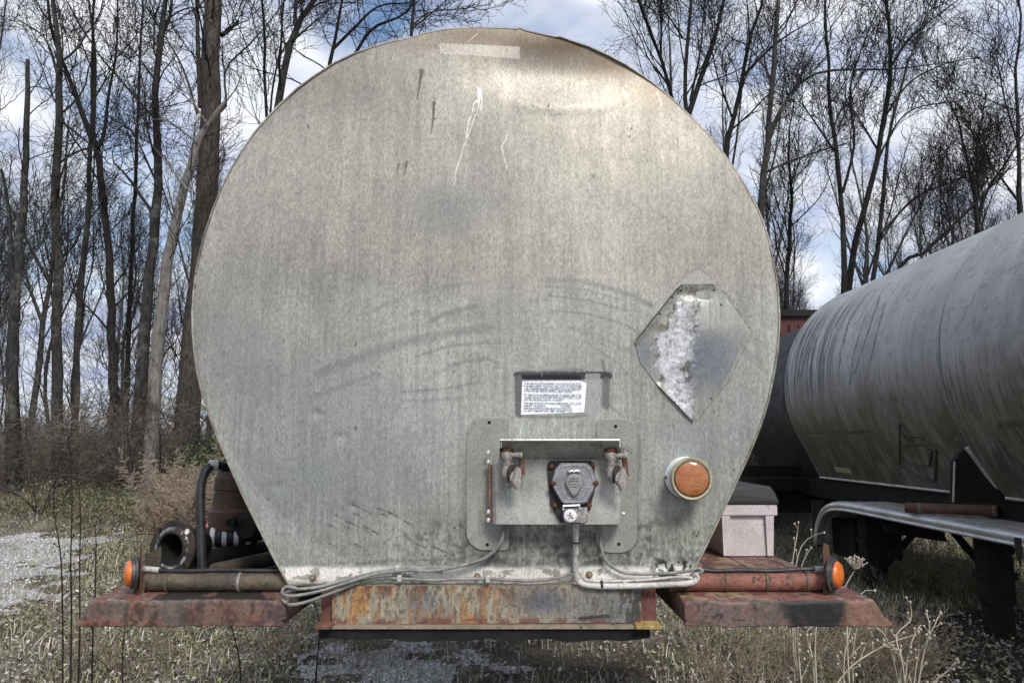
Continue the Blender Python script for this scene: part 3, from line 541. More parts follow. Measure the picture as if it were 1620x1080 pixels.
for k in range(40):
    y = rg_.uniform(11.2, 16.0); x = rg_.uniform(-10.6, -5.0) * (y + D) / 14.5; i = rg_.randint(0, 2); tan = rg_.random() < .35
    single('bramble_shrub', i, tan, protos[i], SM['tan' if tan else 'bram'], (x, y, float(hgt(x, y))), rg_.uniform(0, 6.3), rg_.uniform(.5, .95), 'tangle of dry tan stems at the foot of the left wood' if tan else 'tangle of brown bramble stems at the foot of the left wood', 'shrub', 'tan thickets under the left wood' if tan else 'brown thickets under the left wood')
th_ = shrub_mesh(np.random.RandomState(57), 22, 3.4, 1.4, (9, 4), .09, .003, .012)
for k in range(6):
    y = rg_.uniform(10.2, 13.5); x = rg_.uniform(-9.8, -4.9) * (y + D) / 14.5
    single('tall_thicket', 30, 0, th_, SM['blackstalk' if False else 'dk'], (x, y, float(hgt(x, y))), rg_.uniform(0, 6.3), rg_.uniform(.7, 1.15), 'tall dark tangle of arching bare branches between the left trunks', 'shrub', 'tall tangles between the left trunks')
for k in range(14):
    y = rg_.uniform(9.5, 13.5); x = rg_.uniform(4.2, 9) * (y + D) / 14.5; i = rg_.randint(0, 2)
    single('bramble_shrub', i, False, protos[i], SM['bram'], (x, y, float(hgt(x, y))), rg_.uniform(0, 6.3), rg_.uniform(.7, 1.1), 'brown bramble tangle behind the far trailer', 'shrub', 'thickets behind the far trailer')
def plume_mesh(g, n, hh):
    a = g.uniform(0, 6.3, n); d = nrm(np.stack([np.cos(a) * .22, np.sin(a) * .22, np.ones(n)], 1)); m = 7; Q = np.zeros((n, m, 3)); Q[:, 0] = np.stack([np.cos(a), np.sin(a), 0 * a], 1) * .08 * g.rand(n)[:, None]; L = hh * g.uniform(.7, 1.1, n)
    for j in range(1, m): d = nrm(d + g.normal(0, .06, (n, 3)) + np.array([0, 0, -.02])); Q[:, j] = Q[:, j - 1] + d * (L / (m - 1))[:, None]
    Rr = np.full((n, m), .0032) * (1 - .6 * np.linspace(0, 1, m))[None]
    A, Ra = spawn(g, Q, Rr, 16, .66, 1, .7, 1.4, .17, 5, -.1, .15, .7, .0022, .06, .26); B_, Rb = spawn(g, A, Ra, 9, .1, 1, .5, 1.3, .3, 3, .3, .2, .9, .0026, .018, .05)
    E, Re = spawn(g, Q, Rr, 5, .15, .65, .5, 1.2, .2, 4, .1, .2, .7, .002, .05, .3)
    return merge([tubes(Q, Rr, 4), tubes(A, Ra, 3), tubes(E, Re, 3)]), tubes(B_, Rb, 3)
PLM = bark('feathery_seed_head', (.26, .20, .155), (.46, .375, .30), (.20, .15, .11))
pl_ = [plume_mesh(np.random.RandomState(80 + i), 9, h_) for i, h_ in enumerate((1.25, 1.0))]; pfirst = {}
for k in range(19):
    y = rg_.uniform(4.6, 8.6); x = -.40 * (y + D) - rg_.uniform(-.5, .65); i = k % 2; loc = (x, y, float(hgt(x, y)))
    if i not in pfirst:
        o = thing('dry_plume_weed', 'dry tan weed with drooping feathery heads in the bank left of the tank', 'weed', (0, 0, 0), 'feathery weeds left of the tank'); link('stalks', *pl_[i][0], SM['tan'], o); link('seed_heads', *pl_[i][1], PLM, o); pfirst[i] = o
        o.location = loc
    else: copy_thing(pfirst[i], loc, rg_.uniform(0, 6.3), rg_.uniform(.75, 1.15))
single('brush_pile', 9, 0, shrub_mesh(np.random.RandomState(91), 70, .8, 1.0, (5, 4), .22, .003, .008), SM['red'], (-3.05, 5.6, .25), .5, 1.0, 'dark red-brown twiggy brush behind the black hose', 'shrub', None)
# green bush by the big trunk
g = np.random.RandomState(93); n = 5200; v = nrm(g.normal(size=(n, 3))) * (g.rand(n) ** .45)[:, None] * np.array([1.0, .7, .75])[None]; bx, by = -4.55, 9.6
bz = float(hgt(bx, by)); o = thing('green_bush', 'small dark green leafy bush at the foot of the thickest trunk', 'shrub', (bx, by, bz)); st_ = shrub_mesh(np.random.RandomState(94), 30, 1.1, .9, (5, 3), .08, .003); link('stems', st_[0] + np.array([bx, by, bz]), st_[1], SM['bram'], o)
pal = np.array([(.05, .075, .03), (.075, .10, .04), (.035, .055, .025)]); leaves('foliage', v[:, 0] + bx, v[:, 1] + by, v[:, 2] + bz + .75, g.uniform(.016, .03, n), pal[g.randint(0, 3, n)], .8, LIT, 5, parent=o)
for k, (x, y) in enumerate(((-6.6, 9.9), (-7.8, 10.4), (-5.6, 10.8))):
    g = np.random.RandomState(120 + k); n = 2400; v = nrm(g.normal(size=(n, 3))) * (g.rand(n) ** .45)[:, None] * np.array([1.1, .7, .6])[None]; z = float(hgt(x, y)); pal = np.array([(.13, .15, .075), (.18, .20, .10), (.20, .17, .12)])
    tag(leaves('vine_mound', v[:, 0] + x, v[:, 1] + y, np.abs(v[:, 2]) * .9 + z, g.uniform(.009, .020, n), pal[g.randint(0, 3, n)] * g.uniform(.6, 1.3, (n, 1)), .8, LIT, 6 + k), ('sparse green vine mound below the kinked trunk', 'sparse green vine mound below the double-bend trunk', 'sparse green vine mound nearest the thick trunk')[k], 'shrub', 'vine mounds at the wood edge')
# black stalks at the left, bleached weeds at the lower right
def stalk(pts, Yt, r, mat, name, label, group, seed, twigs=6, bud=0.0, tw=.12):
    g = np.random.RandomState(seed); b = P(pts[0][0], pts[0][1], Yt); q = [Vector((b.x, Yt, float(hgt(b.x, Yt)) - .03))] + [P(u, v, Yt + g.uniform(-.04, .04)) for u, v in pts if P(u, v, Yt).z > .08]
    Pp, Rr = resample(q, np.linspace(r, r * .45, len(q)), 18); parts = [tubes(Pp[None], Rr[None], 5)]; ends = [Pp[-1]]
    if twigs:
        A, Ra = spawn(g, Pp[None], Rr[None], twigs, .35, 1, .35, .9, tw, 5, .15, .12, .7, r * .35, .04, .45); parts.append(tubes(A, Ra, 4)); ends += list(A[:, -1])
    o = link(name, *merge(parts), mat, None, False, base=tuple(Pp[0])); tag(o, label, 'weed', group)
    if bud:
        for e in ends: MB().lathe(Vector(e), (g.normal(0, .3), g.normal(0, .3), 1), [(-bud, bud * .3), (-bud * .3, bud * .8), (bud * .4, bud * .9), (bud, bud * .3)], 6).build('dry_bud', SM['bone'] if mat is not SM['blackstalk'] else mat, o)
    return o
for k, (pts, lb_) in enumerate((([(100, 1090), (99, 980), (96, 880), (84, 800), (88, 760)], 'black weed stalk bending left'), ([(112, 1090), (113, 980), (112, 880), (114, 780), (108, 690)], 'tallest black weed stalk in front of the gravel'), ([(124, 1090), (126, 1000), (126, 900), (127, 800), (120, 740)], 'second tallest black weed stalk, close to the red wing'),
                                ([(146, 1090), (147, 1000), (150, 950), (152, 860), (150, 830)], 'thin black weed stalk rising behind the wing corner'), ([(195, 1090), (194, 1040), (197, 1000)], 'short black stalk under the left wing'), ([(382, 1090), (378, 1040), (366, 990)], 'short black stalk leaning below the left wing'), ([(498, 1090), (502, 1040), (506, 990), (498, 955)], 'dark stalk beside the gusset post'))):
    stalk(pts, 2.05, .0058, SM['blackstalk'], 'weed_stalk', lb_, 'black weed stalks', 400 + k, 7 if k < 4 else 3, .006, .07)
ws = [([(1432, 1090), (1428, 1050), (1418, 1005), (1441, 980), (1440, 952)], 'bleached weed with a hooked tip, tallest of the clump'), ([(1440, 1090), (1452, 1040), (1470, 1000), (1466, 966)], 'bleached weed with a kinked upper stem'), ([(1428, 1090), (1410, 1030), (1396, 1000), (1378, 985)], 'bleached weed leaning left under the wing tip'),
      ([(1445, 1090), (1462, 1030), (1480, 985), (1488, 968)], 'bleached weed leaning right by the dark soil'), ([(1425, 1090), (1438, 1030), (1455, 990), (1462, 990)], 'bleached weed in the middle of the clump'), ([(1436, 1090), (1480, 1076), (1500, 1060), (1514, 1042)], 'bleached weed arching far right with a round bud'), ([(1300, 1090), (1340, 1060), (1400, 1020), (1452, 1002)], 'long bleached weed lying across the clump'),
      ([(1350, 1090), (1349, 1040), (1356, 990)], 'bleached weed upright below the wing end'), ([(1332, 1090), (1336, 1040), (1345, 995)], 'bleached weed beside the upright one'), ([(1270, 1090), (1264, 1040), (1262, 992)], 'bleached weed below the black patch of the wing'), ([(1290, 1090), (1285, 1040), (1276, 1000), (1298, 985)], 'zigzag bleached weed under the right wing'), ([(1415, 1090), (1425, 1045), (1404, 1022), (1388, 1012)], 'short bleached weed with clustered buds')]
for k, (pts, lb_) in enumerate(ws): stalk(pts, 1.9, .0052, SM['bone'], 'bleached_weed', lb_, 'bleached weeds at the lower right', 430 + k, 6, .0085, .2)
for k, (x0, x1, y0, y1, n) in enumerate(((.55, 2.6, 1.9, 2.9, 26), (-2.6, -.9, 2.1, 3.2, 9))):
    for j in range(n):
        x = rg_.uniform(x0, x1); y = rg_.uniform(y0, y1)
        i = j % 2; single('dry_weed', 20 + i, 0, shrub_mesh(np.random.RandomState(140 + i), 9, .42, .3, (5, 3), .05, .0016, .0032) if (20 + i, 0) not in first else None, SM['tan'], (x, y, float(hgt(x, y))), rg_.uniform(0, 6.3), rg_.uniform(.6, 1.2), 'wispy straw-coloured weed in the grass below the right wing' if k == 0 else 'wispy straw-coloured weed in the grass below the left wing', 'weed', 'straw weeds below the right wing' if k == 0 else 'straw weeds below the left wing')
for k in range(16):
    y = rg_.uniform(4.5, 8); x = rg_.uniform(.47, .66) * (y + D); i = k % 2
    single('dry_weed', 20 + i, 0, None, SM['tan'], (x, y, float(hgt(x, y))), rg_.uniform(0, 6.3), rg_.uniform(.8, 1.7), 'wispy straw-coloured weed in the grass around the landing legs', 'weed', 'straw weeds around the landing legs')
lw = stalk([(1290, 1000), (1322, 955), (1338, 925), (1352, 902)], .9, .0042, SM['bone'], 'lace_weed', 'dried lace flower head beside the right amber lamp', None, 470, 0)
m = MB(); e = P(1352, 900, .9); g = random.Random(3)
for k in range(46):
    a = g.uniform(0, 6.28); t = g.uniform(.2, 1.2); d = Vector((math.cos(a) * math.sin(t), math.sin(a) * math.sin(t), math.cos(t))).normalized(); d = (d + Vector((.25, 0, .0))).normalized(); L = g.uniform(.03, .052)
    m.tube([e, e + d * L * .6, e + d * L + Vector((0, 0, .006))], .0011, 4); m.lathe(e + d * L + Vector((0, 0, .006)), d, [(0, .001), (.003, .004), (.007, .0015)], 5)
m.build('seed_umbel', SM['bone'], lw)
for k, (pts, lb_) in enumerate((([(1252, 960), (1254, 890), (1262, 840), (1263, 826)], 'pale weed rising behind the deck, nearest the pink box'), ([(1256, 960), (1262, 880), (1280, 850), (1304, 842)], 'pale weed branching right behind the deck'), ([(1254, 960), (1270, 890), (1280, 872), (1283, 866)], 'short pale weed behind the deck edge'), ([(1340, 1000), (1352, 950), (1376, 930), (1384, 934)], 'pale weed with a round bud right of the amber lamp'))):
    stalk(pts, 2.3 if k < 3 else 1.0, .0045, SM['bone'], 'pale_weed', lb_, 'pale weeds behind the right deck', 480 + k, 4, .008, .14)
# ================================================================== THE NEAR TANK TRAILER
TX = -.085
T = thing('tank_trailer', 'grey weathered tank trailer seen end-on, filling the middle of the picture', 'tank trailer', (TX, 0, 0))
OUT = [(700, 48), (730, 45.5), (765, 45), (800, 46), (818, 47), (823, 45.5), (829, 49), (850, 54), (890, 61), (930, 74), (962, 88), (990, 103), (1016, 120), (1040, 138), (1066, 160), (1090, 183), (1117, 210), (1140, 238),
       (1162, 268), (1180, 297), (1195, 324), (1207, 352), (1216, 381), (1222, 411), (1228, 441), (1231, 471), (1232.5, 500), (1232, 525), (1230, 552), (1226, 580), (1221, 605), (1216, 630), (1208, 657), (1199, 683),
       (1184, 720), (1160, 772), (1135, 825), (1110, 876), (1084, 925), (960, 926), (840, 926), (720, 925), (590, 924), (457, 924), (436, 886), (411, 836), (385, 784), (362, 732), (346, 694), (332, 658), (321, 625), (313, 590),
       (308, 555), (305.5, 525), (305, 495), (307, 462), (311, 430), (317, 399), (326, 365), (337, 333), (350, 300), (365, 270), (382, 241), (401, 213), (422, 188), (445, 164), (471, 140), (500, 119), (530, 100), (560, 86),
       (590, 75), (620, 67), (645, 62), (672, 54)]
OUTW = [P(u, v, 0) for u, v in OUT]
def paint_head(U, V, X, Z):
    n = len(U)
    warm = np.array([.305, .289, .253]); cool = np.array([.325, .338, .312])  # top-to-bottom colour cast of the reflected sky put into the base colour
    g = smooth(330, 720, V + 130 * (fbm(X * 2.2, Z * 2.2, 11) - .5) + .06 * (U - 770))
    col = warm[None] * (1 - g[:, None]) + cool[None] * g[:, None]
    blot = fbm(X * 3.1, Z * 3.1, 3, 5); col *= (.66 + .68 * blot)[:, None]; bl2 = fbm(X * 7, Z * 4.5, 4, 4); col *= (.84 + .32 * bl2)[:, None]
    st = fbm(X * 130, Z * 7, 21, 3); low_ = .6 + .8 * smooth(300, 650, V); col *= 1 + (.40 * (st - .5) * low_)[:, None]                 # rain streaks
    st2 = fbm(X * 45, Z * 2.5, 25, 3); col *= (.86 + .28 * st2)[:, None]
    fine = fbm(X * 230, Z * 160, 8, 2); fin2 = fbm(X * 150, Z * 95, 9, 2); col *= ((.84 + .32 * fine) * (.80 + .40 * fin2))[:, None]
    def put(mask, c, a=1.0):
        nonlocal col
        k = np.clip(mask * a, 0, 1)[:, None]; col = col * (1 - k) + np.array(c)[None] * k
    def line(pts, width, c, a=1.0, soft=1.2, taper=False, rough=0.0):
        us = [p[0] for p in pts]; vs_ = [p[1] for p in pts]; m = width * 3 + 8
        s = np.where((U > min(us) - m) & (U < max(us) + m) & (V > min(vs_) - m) & (V < max(vs_) + m))[0]
        if not len(s): return
        d, al = segdist(U[s], V[s], pts); ww = width * (1 - .75 * al) if taper else width
        if rough: d = d + rough * (fbm(U[s] * .25, V[s] * .25, 77, 2) - .5)
        k = np.zeros(n); k[s] = np.clip((ww - d) / soft + .5, 0, 1); put(k, c, a)
    def blob(u, v, ru, rv, c, a, nz=.5, seed=5, freq=9):
        d = ((U - u) / ru) ** 2 + ((V - v) / rv) ** 2
        put(np.exp(-d) * (1 - nz + 2 * nz * fbm(X * freq, Z * freq, seed)), c, a)
    gw = (.20, .205, .20)
    # cool green grey patches, blue grey smudge
    for u, v, ru, rv, a in ((370, 520, 80, 80, .5), (430, 600, 120, 70, .45), (860, 540, 80, 60, .35), (620, 700, 170, 80, .4), (1100, 700, 90, 90, .35), (420, 760, 60, 60, .35), (560, 600, 120, 50, .4), (1180, 600, 40, 70, .4)):
        blob(u, v, ru, rv, (.262, .278, .260), a, .7, 31, 14)
    blob(725, 322, 75, 40, (.185, .192, .19), .65, .35, 9, 8); blob(700, 350, 40, 20, (.17, .18, .18), .4, .5, 19, 8); blob(760, 270, 40, 30, (.22, .22, .22), .3)
    blob(490, 760, 90, 60, (.235, .245, .255), .5, .4, 10); blob(600, 770, 90, 40, (.235, .245, .25), .35, .4, 18); blob(800, 470, 70, 70, (.27, .26, .23), .25)
    # brown grime under the dented top
    e = smooth(0, 1, (V - 40) / 70)
    blob(870, 66, 135, 30, (.095, .064, .038), 1.0, .3, 12, 10); blob(745, 55, 75, 18, (.15, .115, .08), .75, .3, 12); blob(965, 98, 70, 28, (.16, .112, .066), .75, .4, 13); blob(1040, 140, 50, 30, (.19, .145, .10), .5, .4, 15); blob(640, 70, 60, 16, (.19, .155, .12), .5, .4, 16)
    blob(520, 125, 60, 30, (.22, .19, .15), .35); blob(1030, 150, 60, 30, (.24, .20, .15), .35)
    # ghost of a removed strip at the top
    gp = [(694, 68), (822, 73), (823, 92), (696, 86)]
    k = inpoly(U, V, gp); put(k.astype(float) * (.5 + .6 * fbm(X * 40, Z * 40, 14)), (.42, .40, .36), .75)
    line(gp + [gp[0]], .7, (.22, .20, .17), .5)
    line([(756, 52), (740, 66)], .7, (.45, .43, .38), .7)
    # paint scratches
    wh = (.66, .65, .60)
    for pts, wd in (([(752, 136), (757, 142), (760, 150), (759, 162), (757, 176), (751, 190), (746, 205), (739, 224), (733, 240), (729, 255), (722, 275), (721, 288), (720, 298)], .55),
                    ([(760, 143), (762, 152), (763, 162), (761, 177)], .7), ([(757, 160), (749, 168), (748, 180), (742, 196), (740, 208), (738, 221)], .6),
                    ([(757, 142), (758, 165)], 1.0), ([(803, 216), (800, 226), (794, 235), (796, 248), (799, 258), (802, 272)], .5)):
        line(pts, wd, wh, .85, 1.0, rough=1.0)
    line([(802, 272), (805, 290), (808, 300)], .8, (.14, .13, .12), .8, 1, rough=.6)
    for pts in ([(986, 138), (989, 148), (989, 157)], [(1040, 145), (1046, 160), (1047, 169)], [(864, 180), (865, 200)], [(539, 262), (537, 300)], [(736, 136), (738, 141)], [(697, 95), (700, 130)]):
        line(pts, .8, (.48, .46, .40), .7, 1)
    # rust runs
    for pts, wd in (([(667, 112), (664, 136), (660, 160)], 2.6), ([(687, 165), (686, 190), (683, 214)], 2.6), ([(645, 260), (641, 281)], 1.6), ([(632, 263), (630, 281)], 1.3)):
        line(pts, wd, (.07, .052, .04), .9, 2.0, True, .8)
    line([(664, 112), (670, 114)], 2.2, (.12, .10, .08), .8); line([(687, 158), (689, 158)], 1.6, (.13, .12, .10), .8)
    # wiped scuff arcs
    arcs = [([(505, 592), (560, 570), (620, 550), (680, 536), (730, 527), (776, 520)], 7, .5), ([(500, 628), (560, 605), (600, 592)], 4, .35), ([(684, 509), (705, 499), (735, 490), (756, 488)], 4, .6),
            ([(720, 505), (762, 500)], 7, .3), ([(660, 566), (700, 552), (772, 543)], 2.5, .45), ([(690, 592), (740, 572), (776, 567)], 3, .35), ([(640, 621), (700, 616), (758, 606)], 2.2, .5), ([(760, 545), (800, 545)], 1.6, .4),
            ([(710, 578), (770, 570), (790, 576)], 1.6, .45), ([(590, 495), (650, 468), (730, 452), (750, 452)], 3, .3), ([(640, 635), (740, 630)], 2, .3), ([(868, 447), (910, 446), (960, 458), (1000, 470), (1030, 485)], 4, .5), ([(866, 456), (930, 462), (985, 478)], 1.4, .5),
            ([(868, 471), (930, 478), (990, 494)], 2.0, .55), ([(870, 494), (925, 498), (985, 514), (1010, 528)], 1.4, .6), ([(900, 520), (960, 540), (1005, 565)], 4, .3), ([(930, 545), (975, 575), (1010, 610)], 1.6, .45), ([(1095, 515), (1150, 535), (1205, 572)], 4, .35),
            ([(1100, 535), (1160, 548), (1215, 590)], 1.5, .35), ([(540, 545), (640, 520), (700, 515)], 5, .2), ([(1060, 390), (1000, 420)], 1, .2)]
    for pts, wd, a in arcs: line(pts, wd, (.155, .16, .165), a, wd * .9 + 1, rough=wd * 1.2)
    line([(963, 250), (1010, 256)], .6, (.22, .21, .19), .5); line([(790, 238), (1060, 262)], .5, (.25, .23, .2), .3)
    gh = inpoly(U, V, [(1062, 458), (1090, 432), (1104, 428), (1118, 436), (1140, 458)]).astype(float); put(gh, (.36, .35, .32), .5); line([(1062, 458), (1088, 433), (1104, 427), (1120, 437), (1142, 460)], .9, (.17, .16, .14), .7, 1.6, rough=2); line([(1143, 462), (1190, 524), (1170, 566), (1152, 603), (1099, 669)], 1.0, (.15, .145, .13), .75, 2, rough=2.5)
    # residue around the warning label
    line([(819, 595), (961, 595)], 6.2, (.035, .035, .04), .95, 2, rough=3); line([(827, 598), (914, 598)], 4, (.012, .012, .015), .95, 1.5)
    line([(820, 600), (821, 655)], 6, (.115, .12, .115), .95, 1.5); line([(957, 603), (957, 642)], 6, (.125, .13, .125), .85, 2); line([(820, 659), (900, 660), (925, 657)], 2.5, (.15, .15, .14), .6, 2)
    put(inpoly(U, V, [(925, 592), (948, 592), (948, 655), (920, 655)]).astype(float), (.34, .345, .34), .7)
    line([(822, 590), (920, 586)], 2.5, (.13, .13, .13), .5, 3); line([(960, 640), (985, 660), (1005, 690)], 1.6, (.15, .15, .15), .5, 2); line([(952, 572), (955, 590)], 1.2, (.06, .06, .06), .7)
    # grime beside the bracket, darker patches below it and below the round lamp
    blob(765, 800, 26, 60, (.10, .085, .06), .8, .5, 40, 30); blob(770, 850, 36, 28, (.075, .07, .055), .8, .6, 41, 40); blob(742, 760, 14, 60, (.18, .17, .15), .5)
    blob(975, 850, 36, 26, (.09, .085, .07), .7, .6, 42, 40); line([(1009, 690), (1010, 760)], 4, (.15, .145, .13), .55, 5, rough=5); line([(1006, 772), (1008, 850)], 3, (.18, .17, .15), .4, 4)
    blob(868, 855, 90, 20, (.12, .115, .10), .7, .6, 43, 50); blob(690, 820, 16, 22, (.17, .145, .10), .5, .6, 44, 40); blob(1080, 840, 50, 45, (.28, .255, .19), .5, .5, 45)
    blob(1088, 800, 12, 24, (.17, .165, .15), .6, .5, 46); line([(1091, 792), (1093, 835)], 2, (.17, .16, .15), .5, 3)
    # black mottling above the white lip
    sp_ = fbm(X * 42, Z * 30, 50, 4); sp2 = fbm(X * 110, Z * 80, 51, 3)
    band = smooth(770, 860, V) * (1 - smooth(888, 902, V)) * smooth(440, 620, U)
    sp3 = fbm(X * 26, Z * 60, 57, 4)
    put(smooth(.42, .74, sp_ * .5 + sp3 * .5 + .35 * (sp2 - .5)) * band * (.25 + .8 * smooth(600, 780, U)) * (1 - .45 * smooth(1010, 1060, U)), (.085, .083, .072), .9)
    put(smooth(.60, .72, sp2) * smooth(790, 860, V) * (1 - smooth(892, 900, V)) * smooth(520, 680, U), (.10, .095, .08), .5)
    put(smooth(.5, .72, fbm(X * 60, Z * 5, 58, 3)) * smooth(780, 870, V) * (1 - smooth(890, 898, V)) * smooth(620, 720, U), (.11, .105, .09), .55)
    line([(560, 893), (640, 886), (720, 884), (790, 868), (900, 862), (1000, 868)], 1.2, (.10, .095, .085), .5, 2, rough=5)
    line([(470, 896), (520, 892), (580, 888), (630, 884)], 1.0, (.20, .09, .06), .5, 2, rough=5)
    # white painted lip along the bottom
    lip = smooth(893, 901, V + 8 * (fbm(X * 20, Z * 20, 52) - .5))
    wp = .70 + .30 * fbm(X * 14, Z * 14, 53, 4)
    k = lip * .92; col = col * (1 - k[:, None]) + (np.array([.98, .95, .88])[None] * wp[:, None]) * k[:, None]
    put(lip * smooth(.60, .68, fbm(X * 36, Z * 50, 54, 4)), (.20, .18, .14), .75)
    put(lip * smooth(914, 924, V) * fbm(X * 30, Z * 8, 55), (.16, .12, .08), .9)
    blk = smooth(.50, .56, fbm(X * 70, Z * 70, 56, 3)) * smooth(1015, 1050, U) * smooth(876, 890, V) * (1 - smooth(912, 922, V)); put(blk, (.015, .014, .014), .95)
    # dark scratches low on the left, specks everywhere
    rs = random.Random(4)
    for (a, b, L) in ((600, 803, 46), (558, 798, 30), (530, 814, 12), (548, 824, 40), (575, 832, 18), (520, 830, 16), (640, 824, 12), (560, 812, 14), (590, 840, 14), (604, 812, 12), (672, 842, 10), (655, 858, 26), (690, 866, 30), (700, 855, 18), (560, 860, 22), (520, 860, 14)):
        line([(a, b), (a + L * .5, b + L * .22), (a + L, b + L * .5)], 1.1, (.07, .068, .06), .85, 1, True, 1.6)
    for (a, b) in ((1099, 842), (1107, 841), (1104, 846), (1043, 590), (1093, 668), (1057, 755), (720, 833), (868, 167), (487, 198), (688, 190), (565, 545), (564, 675), (842, 170), (938, 280), (995, 217), (998, 205)):
        line([(a, b), (a + rs.uniform(-1.5, 1.5), b + rs.uniform(1, 5))], 1.2, (.03, .03, .03), .9, 1)
    for k in range(230):
        a, b = rs.uniform(310, 1230), rs.uniform(60, 900); line([(a, b), (a + rs.uniform(-1, 1), b + rs.uniform(.5, 4))], rs.uniform(.5, 1.3), rs.choice([(.07, .065, .06), (.12, .10, .08), (.10, .10, .10)]), rs.uniform(.35, .8), .9)
    for k in range(60):
        a, b = rs.uniform(330, 1200), rs.uniform(90, 860); L = rs.uniform(8, 40); line([(a, b), (a + rs.uniform(-3, 3), b + L)], rs.uniform(.5, 1.0), (.44, .43, .39), rs.uniform(.15, .4), 1)
    return np.clip(col, .004, .9)
def sheet(name, poly, cell, ysurf, mat, parent, paint, snap=True):
    """A fine vertical sheet inside a closed outline (world x,z), its surface given by ysurf(x,z); paint() colours it."""
    px = np.array([(p[0], p[1]) for p in poly]); x0, z0 = px.min(0); x1, z1 = px.max(0)
    nx, nz = int((x1 - x0) / cell) + 2, int((z1 - z0) / cell) + 2
    gx = x0 + (np.arange(nx) - .25) * cell; gz = z0 + (np.arange(nz) - .25) * cell
    X, Z = np.meshgrid(gx, gz); ins = inpoly(X, Z, [tuple(p) for p in px])
    c = ins[:-1, :-1] | ins[1:, :-1] | ins[:-1, 1:] | ins[1:, 1:]
    idx = np.arange(nx * nz).reshape(nz, nx)
    q = np.stack([idx[:-1, :-1][c], idx[:-1, 1:][c], idx[1:, 1:][c], idx[1:, :-1][c]], 1)
    used = np.unique(q); mp = np.full(nx * nz, -1); mp[used] = np.arange(len(used)); q = mp[q]
    X = X.ravel()[used]; Z = Z.ravel()[used]; out = ~ins.ravel()[used]
    k = np.where(out)[0]; bd = np.full(len(k), 1e9); bx = X[k].copy(); bz = Z[k].copy(); n = len(px)      # pull the outer ring onto the outline
    for i in range(n):
        a, b = px[i], px[(i + 1) % n]; e = b - a; L = e @ e + 1e-12
        t = np.clip(((X[k] - a[0]) * e[0] + (Z[k] - a[1]) * e[1]) / L, 0, 1); qx, qz = a[0] + t * e[0], a[1] + t * e[1]
        d = np.hypot(X[k] - qx, Z[k] - qz); m = d < bd; bd = np.where(m, d, bd); bx = np.where(m, qx, bx); bz = np.where(m, qz, bz)
    X[k] = bx; Z[k] = bz
    U, V = proj(X, 0 * X - .01, Z); Y = ysurf(X, Z, U, V)
    return link(name, np.stack([X, Y, Z], 1), q, mat, parent, True, cols=paint(U, V, X, Z))
def head_y(X, Z, U, V):
    y = yh(U, V)
    y = y + .021 * np.exp(-((U - 885) / 108) ** 2 - ((V - 116) / 40) ** 2)                 # pushed-in dent under the top edge
    d, _ = segdist(U, V, [(768, 150), (800, 161), (850, 171), (900, 173), (950, 168), (990, 155), (1008, 138)])
    y = y - .0032 * np.exp(-(d / 12) ** 2) * np.exp(-((U - 890) / 85) ** 2)
    y = y + .006 * np.exp(-((U - 560) / 120) ** 2 - ((V - 150) / 60) ** 2)
    y = y + .006 * (fbm(X * 1.6, Z * 1.6, 60, 3) - .5) + .0018 * (fbm(X * 9, Z * 9, 61, 2) - .5)
    for u, v in ((505, 655), (540, 690), (440, 770), (560, 800), (620, 815)):
        y = y + .003 * np.exp(-((U - u) / 9) ** 2 - ((V - v) / 7) ** 2)
    return y
OW2 = [(p.x, p.z) for p in OUTW]
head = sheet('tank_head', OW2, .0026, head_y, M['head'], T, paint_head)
head['label'] = 'flat weathered end panel with scratches, stains and a dented top edge'
m = MB(); nO = len(OUTW)                                          # the barrel behind the head, closed at its far end
V_ = []
cz_ = 1.9
for k, (yy, s) in enumerate(((.004, 1.0), (.03, 1.004), (.06, .985), (9.6, .985), (9.9, .9), (10.0, .6))):
    V_ += [(TX + (p.x - TX) * s, yy, cz_ + (p.z - cz_) * s) for p in OUTW]
Fs = [(k * nO + i, k * nO + (i + 1) % nO, (k + 1) * nO + (i + 1) % nO, (k + 1) * nO + i) for k in range(5) for i in range(nO)] + [tuple(range(5 * nO, 6 * nO))]
m.add(V_, Fs).build('tank_barrel', M['alu'], T, True)
rp = OUTW[:38] + [OUTW[38]]; rim = MB()
allr = [Vector((p.x, -.002, p.z)) for p in OUTW]; rim.tube(allr + [allr[0]], .0042, 6, cap=False); rim.build('rolled_rim', worn('tank_rim_metal', (.16, .14, .12), (.40, .38, .33), 5, .5, .3, (.05, .035, .025), 90, .2), T, True)
for (u, v) in ((495, 913), (755, 911), (932, 908)):
    q = PH(u, v, 0); b = MB().lathe(q, (0, -1, 0), [(0, .0115), (.005, .0115), (.0055, .0075), (.012, .007), (.013, .004)], 6); b.build('lip_bolt', worn('tarnished_bolt', (.14, .11, .07), (.28, .22, .15), 60, .6, .3), T)
for (u, v) in ((628, 910), (771, 910)):
    q = PH(u, v, 0); MB().box(q + Vector((-.014, -.003, -.016)), q + Vector((.014, .006, .016))).build('cable_tab', M['bracket'], T)
